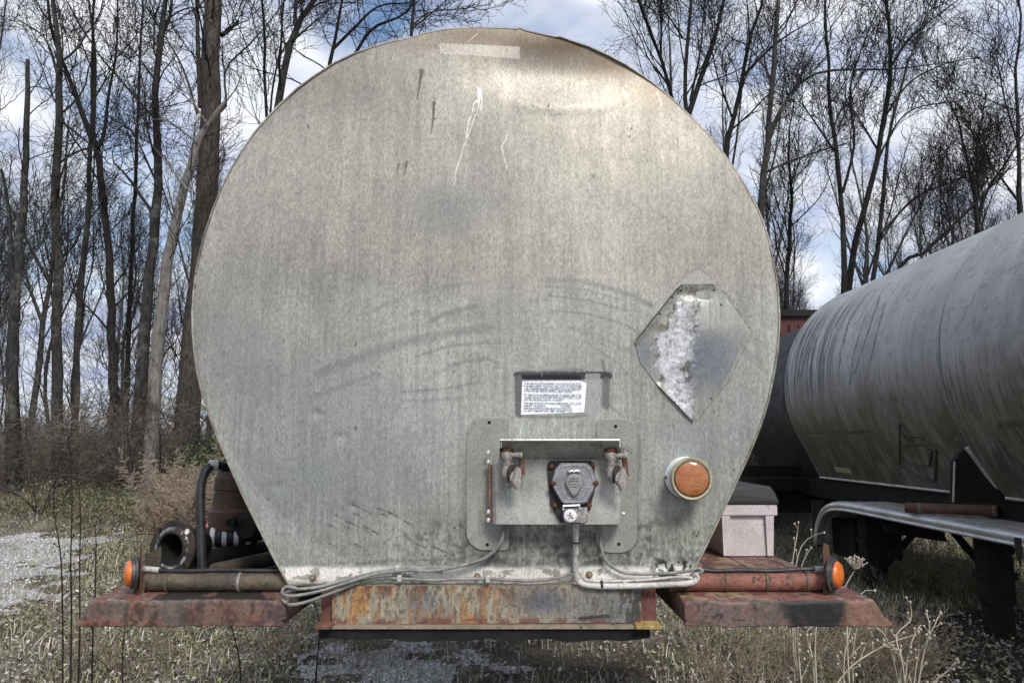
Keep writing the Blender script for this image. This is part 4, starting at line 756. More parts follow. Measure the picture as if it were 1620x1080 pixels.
# ---------------------------------------------------------------- flip placard remains
pl_px = [(1003, 540), (1068, 459), (1076, 452), (1128, 450), (1143, 462), (1190, 524), (1170, 566), (1152, 602), (1097, 667), (1090, 661), (1040, 610), (1012, 575)]
pl = [(P(u, v, -.02).x, P(u, v, -.02).z) for u, v in pl_px]
def pl_y(X, Z, U, V):
    y = yh(U, V) - .003
    nearL = np.minimum(segdist(U, V, [(1003, 540), (1068, 459), (1078, 451), (1130, 450)])[0], segdist(U, V, [(1040, 615), (1095, 666)])[0])
    y = y - .007 * np.exp(-(nearL / 7) ** 2) - .006 * np.exp(-(segdist(U, V, [(1092, 470), (1100, 560), (1088, 640)])[0] / 14) ** 2) * (.4 + .8 * fbm(X * 50, Z * 50, 71))
    y = y + .006 * np.exp(-((U - 1096) / 26) ** 2 - ((V - 468) / 9) ** 2) - .003 * fbm(X * 90, Z * 90, 72, 3) * np.exp(-((U - 1068) / 26) ** 2)
    fade = 1 - smooth(0, 12, segdist(U, V, [(1140, 452), (1190, 524), (1170, 566), (1152, 603), (1099, 669)])[0]); return y * (1 - fade) + (yh(U, V) - .0016) * fade
def pl_paint(U, V, X, Z):
    st = fbm(X * 130, Z * 7, 21, 3); n4 = fbm(X * 30, Z * 30, 73, 4); n5 = fbm(X * 80, Z * 60, 74, 4)
    col = np.array([.30, .298, .275])[None] * (.72 + .35 * st + .2 * n4)[:, None]
    def put(k, c, a=1.0):
        nonlocal col; k = np.clip(k * a, 0, 1)[:, None]; col = col * (1 - k) + np.array(c)[None] * k
    put(smooth(508, 540, V) * (1 - smooth(585, 655, V)) * (1 - .6 * smooth(1125, 1180, U)) * smooth(1062, 1092, U) * (.62 + .6 * n4), (.135, .15, .175), .95)
    put(np.exp(-((U - 1020) / 16) ** 2 - ((V - 562) / 32) ** 2), (.14, .155, .175), .85)
    cx = np.interp(V, [455, 500, 540, 580, 640, 662], [1092, 1080, 1064, 1060, 1078, 1085]); wd = np.interp(V, [455, 490, 530, 560, 600, 640, 662], [26, 22, 34, 31, 25, 17, 9])
    e = np.abs(U - cx) / wd + .8 * (n5 - .5) + 1.0 * (n4 - .5)
    stw = fbm(X * 70, Z * 16, 78, 4); put((1 - smooth(.5, 1.05, e)) * (.45 + .8 * n5) * (1 - .75 * (1 - smooth(505, 535, V)) * smooth(.40, .52, stw)) * (1 - .5 * smooth(.54, .66, stw)), (.54, .55, .58)); put((1 - smooth(.7, .95, e)) * smooth(.48, .70, fbm(X * 70, Z * 30, 76, 4)), (.34, .34, .35), .8); put((1 - smooth(.7, .95, e)) * smooth(.62, .70, fbm(X * 90, Z * 60, 77, 4)), (.16, .155, .14), .7)
    put((smooth(.8, .9, e) * (1 - smooth(1.0, 1.12, e))) * smooth(.45, .6, n4), (.08, .075, .06), .8)
    put(np.exp(-((U - 1125) / 22) ** 2 - ((V - 480) / 30) ** 2) * smooth(.4, .6, fbm(X * 110, Z * 6, 75)), (.55, .55, .54), .7)
    put(np.exp(-((U - 1098) / 20) ** 2 - ((V - 464) / 7) ** 2), (.13, .11, .08), .9); put(np.exp(-((U - 1043) / 17) ** 2 - ((V - 520) / 7) ** 2), (.13, .115, .09), .8)
    d = segdist(U, V, [(1003, 540), (1068, 459), (1078, 451.5), (1130, 450.5), (1142, 461)])[0]; put(1 - smooth(1.0, 2.6, d), (.02, .018, .016), .95)
    put(np.exp(-((U - 1098) / 10) ** 2 - ((V - 660) / 8) ** 2) * smooth(.5, .58, n5), (.06, .05, .04), .9)
    for u, v in ((1061, 473), (1017, 524), (1041, 499), (1066, 636), (1124, 631), (1128, 460), (1018, 590), (1075, 462), (1140, 483)): put(1 - smooth(1.3, 2.4, np.hypot(U - u, V - v)), (.015, .014, .013))
    s = 1 - smooth(1, 9, segdist(U, V, [(1144, 452), (1192, 522), (1172, 566), (1153, 604), (1103, 669)])[0]); base = np.array([.31, .308, .28])[None] * ((.84 + .32 * st) * (.84 + .32 * fbm(X * 230, Z * 160, 8, 2)) * (.80 + .40 * fbm(X * 150, Z * 95, 9, 2)))[:, None]
    return np.clip(col * (1 - s[:, None]) + base * s[:, None], .005, .85)
sheet('placard_plate', pl, .0026, pl_y, M['head'], T, pl_paint)['label'] = 'diamond placard plate with a bent top corner and peeled white adhesive'
# ---------------------------------------------------------------- warning label
lb = [(826, 603), (918, 602), (928, 606), (924, 652), (824, 656)]
pts = [PH(u, v, .0015) for u, v in lb]
lab = MB().prism(pts, (0, .001, 0)).build('warning_label', M['white'], T)
lab['label'] = 'white warning sticker with lines of small black capitals'
LINES = [('THIS VEHICLE IS EQUIPPED WITH SPRING BRAKES', 606.5), ('FOR EMERGENCY STOPPING AND LOSS OF AIR SYSTEM', 610.5), ('AND PARKING BRAKES, AND MUST NOT BE REMOVED', 614.5), ('WITHOUT BLOCKING WHEELS. NEW DRIVERS', 618),
         ('TO SERVICE THE SPRING BRAKE CHAMBERS MUST BE', 624.5), ('CAGED OR DE ACTUATED. FAILURE TO CAGE COULD', 628.2), ('CAUSE AN EXPLOSION OF PARTS.', 632), ('FAILURE TO FOLLOW THESE WARNINGS CAN CAUSE', 637.5), ('INJURY OR DEATH.                    124 7482', 641.5),
         ('SERVICE INSTRUCTIONS MUST BE FOLLOWED', 645.5), ('DO NOT REMOVE THIS LABEL OR PAINT OVER', 649.5)]
allV, allF = [], []
for s_, v in LINES:
    cu = bpy.data.curves.new('print', 'FONT'); cu.body = s_; cu.size = .0082; cu.resolution_u = 1; cu.offset = .00018
    to = bpy.data.objects.new('print', cu); C.objects.link(to)
    dg = bpy.context.evaluated_depsgraph_get(); me = bpy.data.meshes.new_from_object(to.evaluated_get(dg))
    co = np.array([x.co[:] for x in me.vertices]); a = PH(829, v + 1.6, .0022)
    sc = min(1, (.183 if len(s_) > 40 else .155) / max(co[:, 0].max(), 1e-4)); b0 = len(allV)
    allV += [(a.x + x * sc, a.y, a.z + y) for x, y, _ in co]; allF += [tuple(i + b0 for i in p.vertices) for p in me.polygons]
    C.objects.unlink(to); bpy.data.objects.remove(to); bpy.data.meshes.remove(me)
link('lettering', allV, allF, M['ink'], lab)
# ---------------------------------------------------------------- backing plates and nose bracket
def rrect(u0, v0, u1, v1, r, ur=None):
    out = []
    rads = r if isinstance(r, (list, tuple)) else [r] * 4
    for (cu, cv, a0, q) in ((u1 - rads[1], v0 + rads[1], -90, rads[1]), (u1 - rads[2], v1 - rads[2], 0, rads[2]), (u0 + rads[3], v1 - rads[3], 90, rads[3]), (u0 + rads[0], v0 + rads[0], 180, rads[0])):
        for k in range(7):
            a = R(a0 + 15 * k); out.append((cu + q * math.cos(a), cv + q * math.sin(a)))
    return out
for (bx, holes, rr) in (((738, 660, 805, 870), ((774, 668), (771, 861)), (26, 3, 8, 28)), ((943, 662, 1008, 874), ((974, 674), (979, 860)), (10, 24, 26, 20))):
    poly = [PH(u, v, .001) for u, v in rrect(*bx, rr)]
    bpz = MB().bprism(poly, (0, -.004, 0), .0015).build('backing_plate', M['plate'], T)
    for (u, v) in holes:
        q = PH(u, v, .0052); MB().lathe(q, (0, -1, 0), [(0, .0055), (.0006, .005)], 10).build('screw_hole', M['black_hole'], bpz)
YB = -.085
zt, zb = P(880, 726, YB).z, P(880, 829, YB).z; xl, xr = P(778, 780, YB).x, P(984, 780, YB).x
prof = [(xl, -.026), (xl - .001, -.06), (xl + .004, -.076), (xl + .014, YB), (xr - .014, YB), (xr - .004, -.078), (xr, -.064), (xr, -.026)]
br = MB(); inn = [(x + (.003 if x < 0.05 else -.003) * (1 if abs(y - YB) > .003 else 0), y + .003) for x, y in prof]
n_ = len(prof); zn = 3
V_ = [(x, y, z) for z in (zb, zt) for x, y in prof] + [(x, y, z) for z in (zb, zt) for x, y in inn]
Fs = [(i, i + 1, n_ + i + 1, n_ + i) for i in range(n_ - 1)] + [(2 * n_ + i, 3 * n_ + i, 3 * n_ + i + 1, 2 * n_ + i + 1) for i in range(n_ - 1)]
Fs += [(i, 2 * n_ + i, 2 * n_ + i + 1, i + 1) for i in range(n_ - 1)] + [(n_ + i, n_ + i + 1, 3 * n_ + i + 1, 3 * n_ + i) for i in range(n_ - 1)]
bracket = br.add(V_, Fs).build('nose_bracket', M['bracket'], T, True)
YF = -.165                                                         # hood that carries the couplings
f0, f1 = P(793, 697, YF), P(978, 697, YF); b0, b1 = P(797, 727, YB), P(988, 727, YB)
th = Vector((0, -.001, .0045)); m = MB()
m.add([f0, f1, b1, b0, f0 + th, f1 + th, b1 + th, b0 + th], [(0, 1, 2, 3), (7, 6, 5, 4), (0, 4, 5, 1), (1, 5, 6, 2), (2, 6, 7, 3), (3, 7, 4, 0)])
side = [f0 + Vector((-.003, 0, .004)), f0 + Vector((-.003, .0, -.022)), P(792, 726, YB + .0), b0 + Vector((-.004, 0, .004))]
m.prism(side, (-.003, 0, 0)); m.prism([f1 + Vector((.003, 0, .004)), f1 + Vector((.003, 0, -.018)), P(985, 722, YB), b1 + Vector((.001, 0, .004))], (.003, 0, 0))
hood = m.build('hood', M['bracket'], bracket)
MB().tube([f0 + Vector((-.004, -.001, .002)), f1 + Vector((.004, -.001, .002))], .0035, 8).build('edge_highlight', M['alu'], hood)  # lighter metal tube: light caught by the hood edge put into the part
m = MB(); m.prism([P(776, 726, -.06), P(792, 726, -.06), P(792, 735, -.06), P(776, 735, -.06)], (0, -.003, 0)); m.build('shoulder', M['bracket'], bracket)
q0, q1 = P(773, 716, -.06), P(774, 826, -.06)
m = MB().tube([P(774.5, 728, -.06), P(775.5, 826, -.06)], .0048, 8); m.build('side_strip', M['red_edge'], bracket)
for v in (716, 731, 810, 823, ):
    MB().lathe(P(772.5, v + 3, -.066), (0, 0, 1), [(0, .004), (.004, .006), (.010, .006), (.014, .003)], 8).build('rivet', M['shiny'], bracket)
MB().lathe(P(985, 812, -.06), (.6, -.8, 0), [(0, .006), (.006, .005), (.009, .002)], 8).build('rivet', M['shiny'], bracket)
# gladhand couplings under the hood
def gladhand(u, v, lab_):
    o = P(u, v, -.128)
    g = MB(); g.lathe(o + Vector((0, 0, .004)), (0, 0, -1), [(0, .014), (.006, .0185), (.026, .0175), (.032, .0125), (.052, .0125), (.056, .016), (.06, .016)], 18)
    g.lathe(o + Vector((.012, -.004, -.010)), (1, -.15, 0), [(0, .0085), (.022, .0085), (.026, .010), (.034, .010), (.036, .006)], 10)
    body = g.build('coupling', M['glad'], hood, True); body['label'] = lab_
    MB().lathe(o + Vector((0, 0, .012)), (0, 0, -1), [(0, .017), (.004, .0205), (.012, .0205), (.015, .017)], 6).build('hex_nut', M['rustbolt'], body)
    MB().lathe(o + Vector((-.001, 0, .026)), (0, 0, -1), [(0, .008), (.003, .013), (.010, .013)], 6).build('top_nut', M['rust'], body)
    ax = Vector((.86, -.48, -.12)).normalized(); c = o + Vector((.012, -.008, -.064))
    MB().lathe(c - ax * .020, ax, [(0, .018), (.005, .027), (.014, .030), (.020, .030)], 20).build('seal_housing', M['glad'], body, True)
    MB().lathe(c + ax * .001, ax, [(0, .026), (.006, .027), (.010, .024)], 20).build('rubber_seal', M['gasket'], body, True)
    a = MB(); e = c + Vector((.006, -.006, -.014)); a.lathe(e, ax, [(0, .021), (.009, .021)], 16)
    a.prism([e + Vector((.004, 0, .034)), e + Vector((.016, 0, .030)), e + Vector((.020, 0, -.006)), e + Vector((.012, 0, -.036)), e + Vector((.003, 0, -.033)), e + Vector((-.004, 0, -.01))], (.007, -.008, 0))
    a.build('locking_lug', M['glad'], body)
    b = o + Vector((.036, .012, -.022))
    MB().prism([b, b + Vector((.016, 0, .006)), b + Vector((.020, 0, -.052)), b + Vector((.004, 0, -.046))], (0, .008, 0)).build('dark_flap', M['rust'], body)
    MB().tube(curve([b + Vector((.012, 0, -.048)), b + Vector((.017, -.003, -.056)), b + Vector((.028, -.006, -.060))], 4), .0022, 6).build('hook', M['glad'], body)
gladhand(802, 714, 'left air coupling of the pair hanging under the hood'); gladhand(966, 715, 'right air coupling with a frayed wire')
q = P(984, 710, -.14)
MB().tube(curve([q, q + Vector((.02, -.005, -.004)), q + Vector((.03, -.004, -.016))], 4), .0012, 5).tube(curve([q, q + Vector((.018, .004, .006)), q + Vector((.034, 0, -.006))], 4), .001, 5).build('frayed_wire', M['rustpipe'], hood)
# seven-way socket
def pp(l, Y): return [P(u, v, Y) for u, v in l]
gas = MB().bprism(pp([(872, 728), (934, 728), (940, 734), (941, 772), (933, 806), (917, 825), (887, 826), (871, 798), (866, 740), (867, 732)], YB - .0015), (0, -.009, 0), .002).build('socket_gasket', M['gasket'], bracket)
cov_px = [(886, 732), (928, 732), (936, 740), (945, 764), (936, 780), (928, 794), (920, 797), (892, 797), (885, 790), (878, 778), (871, 764), (878, 742)]
cov = MB().bprism(pp(cov_px, -.0965), (0, -.022, 0), .005).build('socket_cover', M['cast'], gas); cov['label'] = 'grey cast eight-sided socket cover'
def inset(poly, k, cu=908, cv=765): return [(cu + (u - cu) * k, cv + (v - cv) * k) for u, v in poly]
rd = MB(); r_ = [P(u, v, -.119) for u, v in inset(cov_px, .9)]; rd.tube(r_ + [r_[0]], .0022, 6)
for poly in ([(884, 738), (902, 738), (902, 745), (895, 747), (890, 755), (878, 757)], [(932, 738), (914, 738), (914, 745), (921, 747), (926, 755), (938, 757)], [(878, 771), (889, 771), (893, 784), (902, 789), (902, 794), (890, 793)], [(938, 771), (927, 771), (923, 784), (914, 789), (914, 794), (926, 793)]):
    q = [P(u, v, -.119) for u, v in poly]; rd.tube(q + [q[0]], .0016, 6)
rd.build('cover_ribs', worn('rib_cast', (.36, .37, .38), (.46, .47, .48), 30, .45, .4, None, 200, .2), cov, True)
lidp = [(908 + 14 * math.cos(R(a)), 763 + 14 * math.sin(R(a))) for a in range(140, 401, 13)] + [(914, 780), (908, 786), (902, 780)]
lid = MB().bprism(pp(lidp, -.1185), (0, -.012, 0), .004); 
lid.build('socket_lid', worn('dull_lid', (.24, .24, .225), (.32, .32, .30), 30, .5, .35, None, 200, .2), cov)
rg = MB()
for v, a in ((757, 7), (761, 9), (766, 9), (770, 7)): rg.tube([P(908 - a, v, -.131), P(908, v - 1, -.1315), P(908 + a, v, -.131)], .0013, 5)
rg.build('lid_marks', M['cast'], cov)
hg = MB().tube([P(900, 745, -.126), P(917, 744, -.126)], .0042, 8)
for u in (901, 908, 916): hg.lathe(P(u - 2, 745, -.127), (1, 0, 0), [(0, .0058), (.007, .0058)], 8)
hg.build('hinge', M['shiny'], cov)
for (u, v) in ((875, 764), (942, 764)): MB().lathe(P(u, v, -.112), (0, -1, 0), [(0, .0095), (.008, .0095), (.0085, .006), (.014, .006), (.016, .003)], 8).build('bolt', M['rustbolt'], gas)
for (u, v) in ((872, 737), (937, 735), (877, 799), (932, 799)): MB().lathe(P(u, v, -.094), (0, -1, 0), [(0, .009), (.009, .0085), (.012, .005)], 6).build('bolt', M['rustbolt'], gas)
blk = MB().bprism(pp([(891, 803), (928, 801), (929, 823), (924, 826), (893, 825), (890, 818)], -.0945), (0, -.030, 0), .004).build('cable_clamp', M['glad'], gas)
MB().tube(pp([(891, 806), (891, 800), (917, 799), (917, 805)], -.128), .0036, 8).build('clamp_bail', M['shiny'], blk)
MB().lathe(P(902, 815, -.124), (0, -1, 0), [(0, .019), (.010, .019), (.012, .015), (.013, .012)], 20).build('round_nut', M['whitelamp'], blk, True)
rs_ = random.Random(2); fl = MB(); c = P(902.5, 815.5, -.1375)
for k in range(5):
    a = k * 1.257 + .4; fl.prism([c, c + Vector((math.cos(a) * .009 - .003, 0, math.sin(a) * .009)), c + Vector((math.cos(a) * .011, 0, math.sin(a) * .011)), c + Vector((math.cos(a) * .008 + .003, 0, math.sin(a) * .008 + .002))], (0, -.0012, 0))
fl.build('rust_flower', worn('orange_rust', (.30, .12, .03), (.20, .08, .03), 200, .8), blk)
idp = MB()
for v in (806, 809.5, 813): idp.tube(pp([(918, v), (925, v - .3)], -.1248), .0012, 5)
idp.build('raised_marks', M['cast'], blk)
# ---------------------------------------------------------------- cables
def cable(pts, r, mat, name, n=10):
    return MB().tube(curve([PH(u, v, o) for u, v, o in pts], 8), r, n).build(name, mat, T, True)
cable([(800, 830, .02), (797, 846, .02), (785, 868, .02), (760, 886, .02), (725, 895, .02), (690, 898, .02), (640, 899, .02), (600, 904, .022), (550, 916, .03), (505, 928, .05), (468, 932, .07), (450, 938, .08), (449, 950, .085), (462, 956, .085), (490, 950, .07), (528, 936, .04), (570, 920, .025), (610, 914, .02), (680, 917, .02), (760, 915, .02), (835, 918, .02), (880, 914, .02), (903, 906, .02)], .0052, M['cable'], 'cable')
cable([(797, 838, .03), (792, 858, .03), (772, 880, .03), (735, 893, .03), (690, 902, .03), (640, 902, .03), (590, 909, .034), (540, 924, .045), (500, 936, .065), (462, 942, .09), (447, 938, .095), (452, 928, .09), (470, 930, .08)], .0050, M['cable'], 'cable')
cable([(949, 832, .015), (950, 850, .018), (952, 870, .02), (960, 888, .02), (978, 902, .02), (1000, 907, .022), (1040, 907, .025), (1080, 904, .03), (1104, 899, .035), (1111, 903, .035), (1100, 907, .03)], .0050, M['cable'], 'cable')
cable([(911, 826, .085), (911, 850, .06), (911, 880, .035), (911, 905, .03), (916, 920, .03), (935, 926, .03), (975, 927, .03), (1040, 925, .035), (1090, 922, .04), (1102, 916, .04), (1100, 908, .03)], .0092, M['conduit'], 'conduit', 12)
cable([(918, 905, .02), (928, 917, .02), (960, 919, .02), (1020, 917, .02), (1070, 912, .022), (1096, 914, .03)], .0046, M['conduit'], 'conduit')
for (u, v, o) in ((912, 858, .055), (952, 924, .03)): MB().lathe(PH(u, v, o), (0, 0, 1) if v < 900 else (1, 0, 0), [(-.003, .0125), (.003, .0125)], 12).build('black_tie', M['gasket'], T)
for (u, v) in ((629, 899), (632, 914), (772, 915), (988, 923)):
    q = PH(u, v, .024); MB().box(q + Vector((-.007, -.008, -.010)), q + Vector((.007, .012, .010)), .002).build('cable_clip', M['conduit'], T)
# ---------------------------------------------------------------- round amber lamp on the head
q = PH(1084, 755, 0.0); al = MB()
al.lathe(q, (0, -1, 0), [(0, .066), (.004, .0665), (.010, .064), (.016, .061), (.055, .060), (.070, .060)], 40); lamp = al.build('round_lamp', M['whitelamp'], T, True)
lamp['label'] = 'white round lamp with a clouded, cracked amber lens'
MB().lathe(q, (0, -1, 0), [(-.0, .0685), (.003, .0685)], 40).build('lamp_gasket', M['gasket'], lamp)
MB().lathe(q + Vector((0, -.070, 0)), (0, -1, 0), [(0, .060), (.006, .0655), (.016, .0655), (.021, .062), (.019, .056)], 40, cap=False).build('lamp_rim', M['olive'], lamp, True)
MB().lathe(q + Vector((0, -.080, 0)), (0, -1, 0), [(0, .0575), (.006, .0572), (.010, .052)], 40).build('inner_rim', M['darkrim'], lamp, True)
MB().lathe(q + Vector((0, -.088, 0)), (0, -1, 0), [(0, .051), (.003, .050), (.0055, .044), (.0075, .032), (.0085, .016), (.009, .002)], 40).build('lamp_lens', M['oldamber'], lamp, True)
cr_ = MB(); c = q + Vector((0, -.0975, 0))
def cpt(a, b): r2 = a * a + b * b; return c + Vector((a, max(0, math.sqrt(r2) - .016) * .12, b))
for l in ([(.003, -.011), (.003, -.027), (-.006, -.033)], [(.003, -.020), (.016, -.017)], [(.005, -.030), (.019, -.027), (.031, -.014)], [(.020, -.012), (.034, -.006), (.040, 0)]): cr_.tube([cpt(*p) for p in l], .0005, 5)
cr_.build('lens_crack', M['olive'], lamp)
MB().lathe(q + Vector((-.063, -.011, .001)), (0, -1, 0), [(0, .005), (.0025, .0045)], 10).build('screw_hole', M['black_hole'], lamp)
# ---------------------------------------------------------------- rear beam and frame
def beam_paint(U, V, X, Z):
    v1 = fbm(X * 22, Z * 6, 80, 4); v2 = fbm(X * 60, Z * 14, 81, 3); v3 = fbm(X * 9, Z * 9, 82, 4)
    col = np.array([.30, .27, .20])[None] * (.7 + .4 * v2 + .2 * fbm(X * 50, Z * 3, 87, 3))[:, None]
    def put(k, c, a=1.0):
        nonlocal col; k = np.clip(k * a, 0, 1)[:, None]; col = col * (1 - k) + np.array(c)[None] * k
    put(smooth(.50, .60, v1) * (1 - smooth(720, 860, U)), (.34, .17, .055), .8)
    put(smooth(.5, .62, v3 + .2 * (v2 - .5)) * (1 - .4 * smooth(650, 760, U)), (.14, .15, .155), .75)
    put(np.exp(-((U - 668) / 26) ** 2 - ((V - 948) / 24) ** 2), (.14, .15, .165), .8)
    put(np.exp(-((U - 855) / 55) ** 2 - ((V - 950) / 26) ** 2), (.095, .105, .125), .95); put(smooth(880, 960, U) * .8, (.16, .165, .165))
    put(smooth(.48, .60, fbm(X * 40, Z * 18, 83, 4)) * (1 - smooth(932, 962, V + 14 * v2)) * (1 - smooth(790, 880, U)), (.12, .045, .03), .9)
    put(smooth(.50, .57, fbm(X * 50, Z * 30, 84, 4)) * smooth(940, 1010, U), (.03, .03, .03), .9)
    put(smooth(.60, .68, fbm(X * 90, Z * 60, 85, 3)), (.08, .06, .045), .6); put(smooth(.54, .66, fbm(X * 70, Z * 7, 88, 3)) * (1 - smooth(760, 860, U)), (.22, .095, .03), .6)
    put(smooth(972, 980, V) * smooth(.4, .6, fbm(X * 30, Z * 30, 86)), (.13, .04, .035), .8)
    d = segdist(U, V, [(915, 977), (940, 974), (962, 973)])[0]; put((1 - smooth(1.5, 3.5, d + 4 * (v2 - .5))), (.03, .03, .03), .9)
    return np.clip(col, .004, .8)
bl = [(P(u, v, -.02).x, P(u, v, -.02).z) for u, v in ((525, 926), (1014, 926), (1014, 984), (525, 987))]
sheet('rear_beam', bl, .003, lambda X, Z, U, V: -.02 + .003 * (fbm(X * 6, Z * 6, 90) - .5), M['beam'], T, beam_paint)['label'] = 'rust-streaked cross beam under the tank head'
a, b = P(525, 987, -.02), P(1014, 926, -.02)
MB().box((a.x, -.015, a.z), (b.x, .12, b.z + .002)).box((a.x - .004, -.045, a.z - .008), (b.x + .004, -.014, a.z)).build('beam_flange', worn('beam_lip', (.20, .17, .12), (.30, .25, .18), 18, .7, .1, (.07, .04, .03), 90, .4), T)
for u0, u1, top in ((506, 524, 931), (1015, 1038, 930)):
    a, b = P(u0, 992, -.01), P(u1, top, -.01)
    g = MB().box((a.x, .0, a.z), (b.x, .10, b.z)); g.build('gusset_post', M['redrust'], T)
for u0, u1 in ((499, 526), (1005, 1046)):
    a, b = P(u0, 993, -.05), P(u1, 987, -.05); MB().box((a.x, -.07, a.z), (b.x, .06, b.z), .002).build('foot_tab', M['yellow'] if u0 > 800 else M['rust'], T)
a, b = P(502, 1014, -.05), P(1030, 994, -.05)
pw = []
for k in range(24):
    t = k / 23; pw.append(Vector((a.x + (b.x - a.x) * t, -.035, a.z + .004 * math.sin(k * 1.7) + .003 * math.sin(k * .6))))
MB().prism([Vector((a.x, -.035, b.z)), *pw, Vector((b.x, -.035, b.z))], (0, .9, 0)).build('coupler_plate', M['black'], T)
for sx in (-.42, .42): MB().box((TX + sx - .04, .12, .78), (TX + sx + .04, 9.4, .93)).build('frame_rail', M['black'], T)
for sx in (-.5, .5):
    x = TX + sx; lg = MB().box((x - .06, 3.5, .12), (x + .06, 3.64, .80)).box((x - .05, 3.51, .05), (x + .05, 3.63, .12)).box((x - .13, 3.44, .0), (x + .13, 3.70, .05)); lg.build('landing_leg', M['black'], T)
for yy in (8.0, 9.2):
    for sx in (-.82, .82):
        wh_ = MB().lathe((TX + sx - .13 * (1 if sx > 0 else -1), yy, .5), (1 if sx > 0 else -1, 0, 0), [(0, .26), (0, .44), (.04, .49), (.22, .49), (.26, .44), (.26, .28), (.22, .27)], 32).build('wheel', M['gasket'], T, True)
# ---------------------------------------------------------------- deck wings
YF_ = -.08
def wing(x0, x1, zt, zb, yb, seed, paint, label, sl=(0, 0)):
    nx, w = 240, []
    prof = [(yb, zb), (yb, zt)] + [(yb + (YF_ + .03 - yb) * (k / 150), zt) for k in range(1, 151)] + [(YF_ + .015, zt), (YF_ + .007, zt - .001), (YF_ + .002, zt - .004), (YF_ + .0005, zt - .009)] + [(YF_, zt - .012 - (zt - .012 - zb) * k / 20) for k in range(21)] + [(YF_ + .015, zb), (YF_ + .02, zb + .01), (yb, zb + .01)]
    xs = np.linspace(x0, x1, nx); V = []
    for x in xs:
        n0 = vnoise(np.array([x * 14.0]), np.array([seed * 3.1]), seed)[0] - .5; n1 = vnoise(np.array([x * 50.0]), np.array([1.0]), seed + 1)[0] - .5
        e = min(x - x0, x1 - x); dz = .016 * math.exp(-max(e, 0) / .008)
        for y, z in prof:
            k = 1 if z > zb + .02 else 0; f = math.exp(-((y - YF_) / .03) ** 2)
            h_ = (z - zb) / (zt - zb); xx = x + h_ * (sl[0] * math.exp(-(x - x0) / .06) - sl[1] * math.exp(-(x1 - x) / .06))
            V.append((xx, y + (.006 * n0 if y < YF_ + .01 else 0), z + (.005 * n1 + .003 * n0 if k == 0 and y < YF_ + .016 else 0) + k * (f * (.010 * n0 + .003 * n1) - dz * f)))
    m_ = len(prof); V = np.array(V); idx = np.arange(nx * m_).reshape(nx, m_)
    a = idx[:-1]; b = idx[1:]
    Fq = np.stack([a[:, :-1].ravel(), a[:, 1:].ravel(), b[:, 1:].ravel(), b[:, :-1].ravel()], 1)
    caps = []
    for row in (idx[0], idx[-1]):
        for k in range(2, m_ // 2 + 1):
            pass
    U, Vv = proj(V[:, 0], V[:, 1], V[:, 2])
    o = link('deck_wing', V, Fq, M['deck'], T, False, cols=paint(U, Vv, V))
    import bmesh
    bm = bmesh.new(); bm.from_mesh(o.data); bm.verts.ensure_lookup_table()
    for row in (idx[0], idx[-1]):
        try: bm.faces.new([bm.verts[int(i)] for i in row])
        except Exception: pass
    bmesh.ops.recalc_face_normals(bm, faces=bm.faces); bm.to_mesh(o.data); bm.free()
    o['label'] = label; return o
def deck_paint(side):
    def f(U, V, W):
        X, Y, Z = W[:, 0], W[:, 1], W[:, 2]; s = X * 1 + 0; q = Y + Z
        n1 = fbm(X * 9, q * 9, 100 + side, 4); n2 = fbm(X * 40, q * 40, 101 + side, 4); n3 = fbm(X * 22, q * 12, 102 + side, 4)
        Yr = Y - YF_ - .22; front = smooth(-.211, -.218, Yr)
        col = np.array([.165, .072, .056])[None] * (.4 + 1.2 * n1)[:, None] * (1 - .1 * front)[:, None]
        def put(k, c, a=1.0):
            nonlocal col; k = np.clip(k * a, 0, 1)[:, None]; col = col * (1 - k) + np.array(c)[None] * k
        put(smooth(.52, .62, n2), (.05, .028, .022), .85); put(smooth(.50, .62, n3), (.19, .13, .10), .5)
        put(front * smooth(.30, .58, n3), (.135, .088, .066), .8); put(front * smooth(.54, .64, fbm(X * 60, q * 60, 103, 3)), (.05, .028, .023), .8); put(front * smooth(.5, .66, fbm(X * 16, q * 16, 109, 4)), (.11, .10, .092), .6); put(front * smooth(.56, .7, fbm(X * 50, q * 8, 110, 3)), (.06, .042, .034), .7)
        put(smooth(.62, .66, n2) * (1 - front), (.30, .26, .22), .6)
        top = 1 - front
        if side == 0:
            put(top * smooth(.42, .5, n3 + .6 * (1 - np.clip(np.minimum(np.abs(U - 290) / 52, np.abs(U - 385) / 50), 0, 1.6)) - .12) * (1 - smooth(-.10, -.06, Yr)), (.014, .013, .013), .95)
            put(front * smooth(.4, .55, n2) * np.exp(-((U - 425) / 22) ** 2), (.07, .04, .045), .9); put(smooth(.1, .3, Yr), (.05, .04, .03), .75)
        else:
            blk_ = front * smooth(.30, .42, n3 + .5 * np.exp(-((U - 1285) / 46) ** 2) - .22) * np.exp(-((U - 1288) / 56) ** 6)
            put(front * np.exp(-((U - 1155) / 55) ** 2), (.13, .10, .095), .75); put(blk_ * (.75 + .5 * n2), (.010, .011, .012), 1.0); put(front * smooth(.60, .68, n2) * np.exp(-((U - 1160) / 70) ** 2), (.02, .018, .017), .9); put(front * smooth(1330, 1345, U), (.23, .135, .095), .5)
            put(top * smooth(.5, .6, n3) * (1 - smooth(1180, 1230, U)), (.28, .20, .11), .7)
            put(top * (np.abs(((X - .60) / .15) % 1 - .5) > .465).astype(float) * smooth(-.02, .02, Yr), (.03, .02, .016), .9)
            put(top * smooth(.62, .66, fbm(X * 50, Y * 50, 107, 3)) * np.exp(-((Yr + .15) / .06) ** 2), (.05, .035, .025), .9)
        return np.clip(col, .006, .8)
    return f
ZD = .930
wl = wing(-1.312, -.682, ZD, .853, 1.1, 5, deck_paint(0), 'left red deck wing with black tar patches', (.03, 0))
